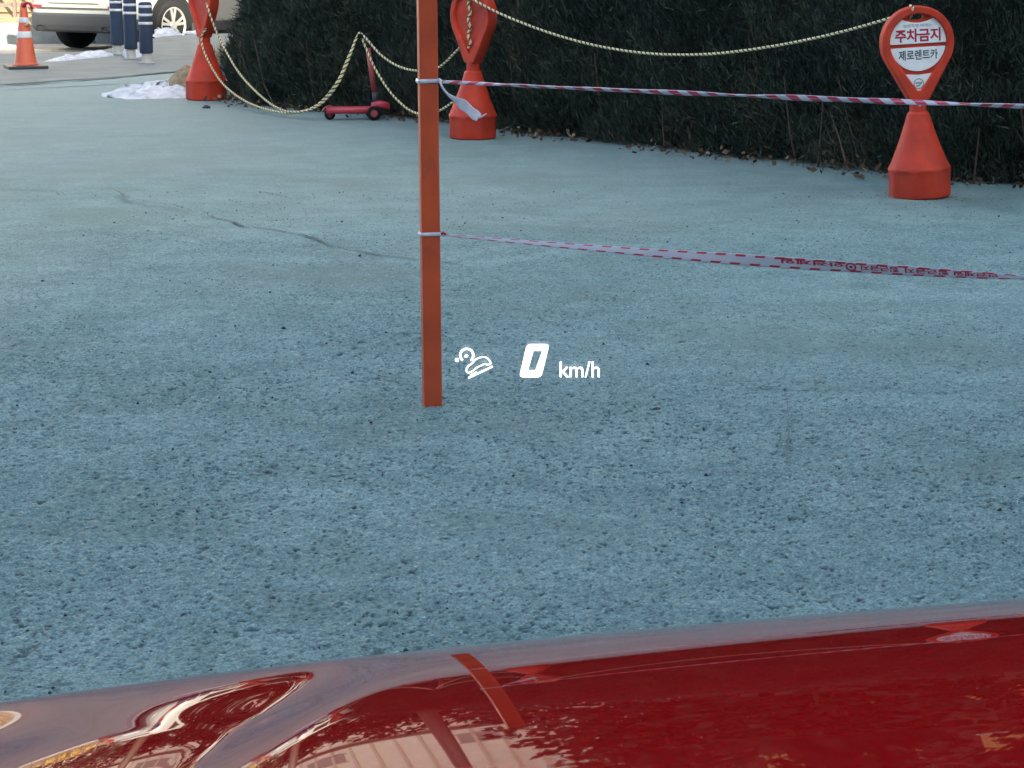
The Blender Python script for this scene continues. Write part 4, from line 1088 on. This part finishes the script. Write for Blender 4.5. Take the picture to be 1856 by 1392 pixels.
for i, (x, y, h, r) in enumerate(((0.5, 27, 10.0, 1.9), (2.4, 25, 9.5, 2.0), (4.6, 24, 11.0, 2.2), (7.2, 22, 10.5, 2.2), (9.9, 24, 11.0, 2.3), (3.4, 32, 12.0, 2.4), (0.3, 33.2, 11.0, 2.7))):
    leafy('conifer_tree', ['dark conifer nearest the road behind the hedge', 'dark conifer second from the road behind the hedge', 'tall dark conifer behind the middle of the hedge', 'dark conifer behind the right part of the hedge', 'dark conifer furthest right behind the hedge', 'dark conifer beside the brown brick building', 'broad dark conifer at the end of the brown brick building'][i], 'tree', (x, y, 0.4 if y > 37 else 0.0), r, h / 2, 3000, M['pine'], 0.34, 20 + i, 0.3, 'conifers behind the hedge', cone=True)

fn = thing('bar_fence', (-8, 34.9, -0.13), 'thin brown bar fence on top of the low stone wall', 'fence')
bm_ = MB().box((0, 0, 0.75), (0.05, 0.05, 1.5)); bar_me = mesh('bar', bm_.v, bm_.f)
for k in range(70): link('bar', bar_me, M['fence'], fn, (-19 + 0.35 * k, 0, 0.05))
for z in (0.25, 1.4): MB().box((-6.9, 0.045, z), (24.6, 0.03, 0.06)).build('rail', M['fence'], fn)

for k in range(6):
    leafy('reflection_shrub', ['leftmost', 'second from left', 'third from left', 'fourth from left', 'fifth from left', 'rightmost'][k] + ' of six unseen dark shrubs added on the far bank to darken the reflection', 'shrub', (-13.0 + 2.25 * k, 40.0 + 0.3 * (k % 2), 0.85), 1.55, 1.75 + 0.15 * (k % 3), 2600, M['pine'], 0.28, 60 + k, 0.1, 'unseen shrubs added to darken the bonnet reflection')  # out of view, added to give the bonnet a dark mirrored band

# ================================================================== THE RED CAR WE SIT IN
KS = 1.10
redcar = thing('red_car', (0.36, 0.0, 0.0), 'glossy red car in the foreground whose bonnet fills the bottom edge', 'car')
OX = 0.36
HC = []
for px, py in ((-100, 1296), (0, 1275), (200, 1243), (440, 1214), (640, 1194), (928, 1165), (1300, 1126), (1600, 1103), (1856, 1085), (1960, 1079)):
    d = ray(px, py); tb = -d.z / d.y; yc = tb / 0.5 + 0.82
    HC.append((d.x / d.y * yc, 0.25 * (yc * yc - 0.6724)))
HPOLY = np.polyfit([a for a, _ in HC], [b for _, b in HC], 3)
HX0, HX1 = HC[0][0], HC[-1][0]
def hood_z(X, Y):
    """height of the bonnet at a world position"""
    x, y = X / KS, Y / KS
    xc_ = min(max(x, HX0), HX1)
    a = float(np.polyval(HPOLY, xc_)) + float(np.polyval(np.polyder(HPOLY), xc_)) * (x - xc_) + 0.25 * max(0, HX0 - x) ** 2
    if x > HX1: a = float(np.polyval(HPOLY, HX1)) + 0.10 * (x - HX1) ** 2
    # pressed crease towards the left edge of the bonnet, running out before the front
    d = -0.158 + 0.158 * (y - 1.13) - x
    t = min(max((1.42 - y) / 0.22, 0.0), 1.0)
    dp = (math.sqrt(d * d + 0.003 ** 2) + d) / 2
    dr = (math.sqrt((d + 0.06) ** 2 + 0.02 ** 2) + d + 0.06) / 2
    e = t * t * (3 - 2 * t) * (0.27 * dr - 0.47 * dp + 0.20 * dp * dp / 0.15)
    sl = 0.25 * (y - 0.82) ** 2
    if y < 0.82: sl *= 0.1
    return CAMZ - KS * (a + sl + e)
hx = [-0.62 + 0.008 * i for i in range(int((0.62 * 2 + 0.72) / 0.008) + 1)]
hx = [x for x in hx]
hy = [0.953 + 0.012 * i for i in range(int((1.92 - 0.953) / 0.012) + 1)]
hv = [(x - OX, y, hood_z(x, y)) for y in hy for x in hx]
nxx = len(hx)
hf = [(j * nxx + i, j * nxx + i + 1, (j + 1) * nxx + i + 1, (j + 1) * nxx + i) for j in range(len(hy) - 1) for i in range(nxx - 1)]
hood = link('hood', mesh('hood', hv, hf, True), M['carpaint'], redcar)
# front and sides below the bonnet edge
fv, ff = [], []
for i, x in enumerate(hx):
    z = hood_z(x, hy[-1])
    fv += [(x - OX, hy[-1] + 0.002, z - 0.003), (x - OX, hy[-1] + 0.06, z - 0.06), (x - OX, hy[-1] + 0.08, z - 0.2), (x - OX, hy[-1] + 0.06, 0.25)]
for i in range(nxx - 1):
    for k in range(3): ff.append((i * 4 + k, (i + 1) * 4 + k, (i + 1) * 4 + k + 1, i * 4 + k + 1))
link('front_bumper', mesh('front_bumper', fv, ff, True), M['carpaint'], redcar)
for s, x in ((-1, hx[0]), (1, hx[-1])):
    fv, ff = [], []
    for y in hy:
        z = hood_z(x, y); fv += [(x - OX, y, z - 0.003), (x - OX + s * 0.06, y, z - 0.05), (x - OX + s * 0.10, y, z - 0.25), (x - OX + s * 0.09, y, 0.40)]
    for j in range(len(hy) - 1):
        for k in range(3): ff.append((j * 4 + k, (j + 1) * 4 + k, (j + 1) * 4 + k + 1, j * 4 + k + 1))
    link('fender', mesh('fender', fv, ff, True), M['carpaint'], redcar)
# windscreen: a raked pane, base at the cowl, top above the driver
WA = R(32)
w0 = Vector((0, 0.950, 1.031)); wdir = Vector((0, -math.cos(WA), math.sin(WA))); wnor = Vector((0, -math.sin(WA), -math.cos(WA)))   # inner normal
def wpt(u, v, d=0.0): return w0 + Vector((u, 0, 0)) + wdir * v + wnor * d
def wgrid(x0, x1, d):
    return [tuple(wpt(x, v, d - 0.0) - Vector((OX, 0, 0))) for v in (0.0, 0.22, 0.44, 0.66, 0.9) for x in (x0, 0, 0.3, 0.7, x1)]
gvv = wgrid(-0.55, 1.15, 0.0); gff = [(j * 5 + i, j * 5 + i + 1, j * 5 + i + 6, j * 5 + i + 5) for j in range(4) for i in range(4)]
shield = link('windshield', mesh('windshield', gvv, gff), M['glass'], redcar)
# dashboard top below the line of sight
MB().add([(-1.0, 0.945, 1.026), (0.85, 0.945, 1.026), (0.85, 0.62, 1.05), (-1.0, 0.62, 1.05), (0.85, 0.50, 0.98), (-1.0, 0.50, 0.98), (0.85, 0.5, 0.6), (-1, 0.5, 0.6), (-1.0, 0.945, 0.6), (0.85, 0.945, 0.6)], [(0, 1, 2, 3), (3, 2, 4, 5), (5, 4, 6, 7), (0, 8, 9, 1)]).build('dashboard', M['dash'], redcar)

# speed readout projected on the windscreen
def on_screen(px, py, lift=0.0004):
    d = ray(px, py); o = Vector((0, 0, CAMZ)); q = w0 + wnor * lift
    t = (q - o).dot(wnor) / d.dot(wnor); return o + d * t - Vector((OX, 0, 0))
def glyph(name, polys, faces_holes=None):
    me = curve_mesh(name, polys, 0.0)
    co = [on_screen(v.co.x, -v.co.z) for v in me.vertices]
    for v, p in zip(me.vertices, co): v.co = p
    me.update(); return link(name, me, M['hud'], shield)
def rounded(pts, r, n=5):
    out = []; m = len(pts)
    for i in range(m):
        p = Vector(pts[i]); a = (Vector(pts[i - 1]) - p); b = (Vector(pts[(i + 1) % m]) - p)
        ra = min(r, a.length / 2, b.length / 2); a = p + a.normalized() * ra; b = p + b.normalized() * ra
        for k in range(n + 1):
            t = k / n; out.append(tuple((1 - t) ** 2 * a + 2 * t * (1 - t) * p + t * t * b))
    return out
neg = lambda P: [(x, -y) for x, y in P]
glyph('speed_digit', [neg(rounded([(955, 623.5), (996, 623.5), (981, 684), (941, 684)], 8)), neg(rounded([(967, 636), (983, 636), (970.5, 671), (957, 671)], 1.5))])
def text_glyph(name, body, px0, px1, py0, py1, weight=0.0):
    me = text_mesh(body, 1.0, weight, 0.0, 1.0, 0, 1.0)
    for v in me.vertices:
        x, z = v.co.x, v.co.z
        v.co = on_screen(px0 + (x + 0.5) * (px1 - px0), py1 - (z + 0.5) * (py1 - py0))
    me.update(); return link(name, me, M['hud'], shield)
text_glyph('unit_text', 'km/h', 1014.5, 1087, 655, 684, 0.004)
def stroke(pts, w, closed=False):
    P = [Vector(p) for p in pts]; L, Rr = [], []; n = len(P)
    for i in range(n):
        t = (P[(i + 1) % n] if closed or i < n - 1 else P[i]) - (P[i - 1] if closed or i > 0 else P[i]); t.normalize(); s = Vector((-t.y, t.x)) * w / 2
        L.append(tuple(P[i] + s)); Rr.append(tuple(P[i] - s))
    return [neg(L), neg(Rr)] if closed else [neg(L + Rr[::-1])]
icon = MB()
def add_icon(polys):
    me = curve_mesh('g', polys, 0.0); icon.add([on_screen(v.co.x, -v.co.z) for v in me.vertices], [tuple(p.vertices) for p in me.polygons]); bpy.data.meshes.remove(me)
add_icon([neg(arc(828, 652.5, 3.6, 0, 2 * math.pi * 23 / 24, 23))])
add_icon(stroke(arc(846, 644, 11.8, R(128), R(412), 30), 3.9))
add_icon(stroke([(841.5, 647), (845, 642.5), (848.5, 644.5), (845.5, 647)], 2.2, True))
car_o = [(844.5, 671), (849, 663.5), (856, 658.5), (861, 652.5), (867, 649), (875, 647), (882.5, 648.5), (887.5, 654), (889, 659), (884, 661), (879, 659.5), (874, 661.5), (863, 667), (858, 671.5), (853, 674), (848, 675.5)]
add_icon(stroke(catmull([Vector((*p, 0)) for p in car_o + car_o[:1]], 4)[:-1] and [tuple(p[:2]) for p in catmull([Vector((*p, 0)) for p in car_o + car_o[:1]], 4)[:-1]], 2.7, True))
add_icon(stroke([(849, 685), (893, 664)], 3.3))
add_icon(stroke([(852, 680), (864, 674)], 1.6))
icon.build('hill_descent_icon', M['hud'], shield)
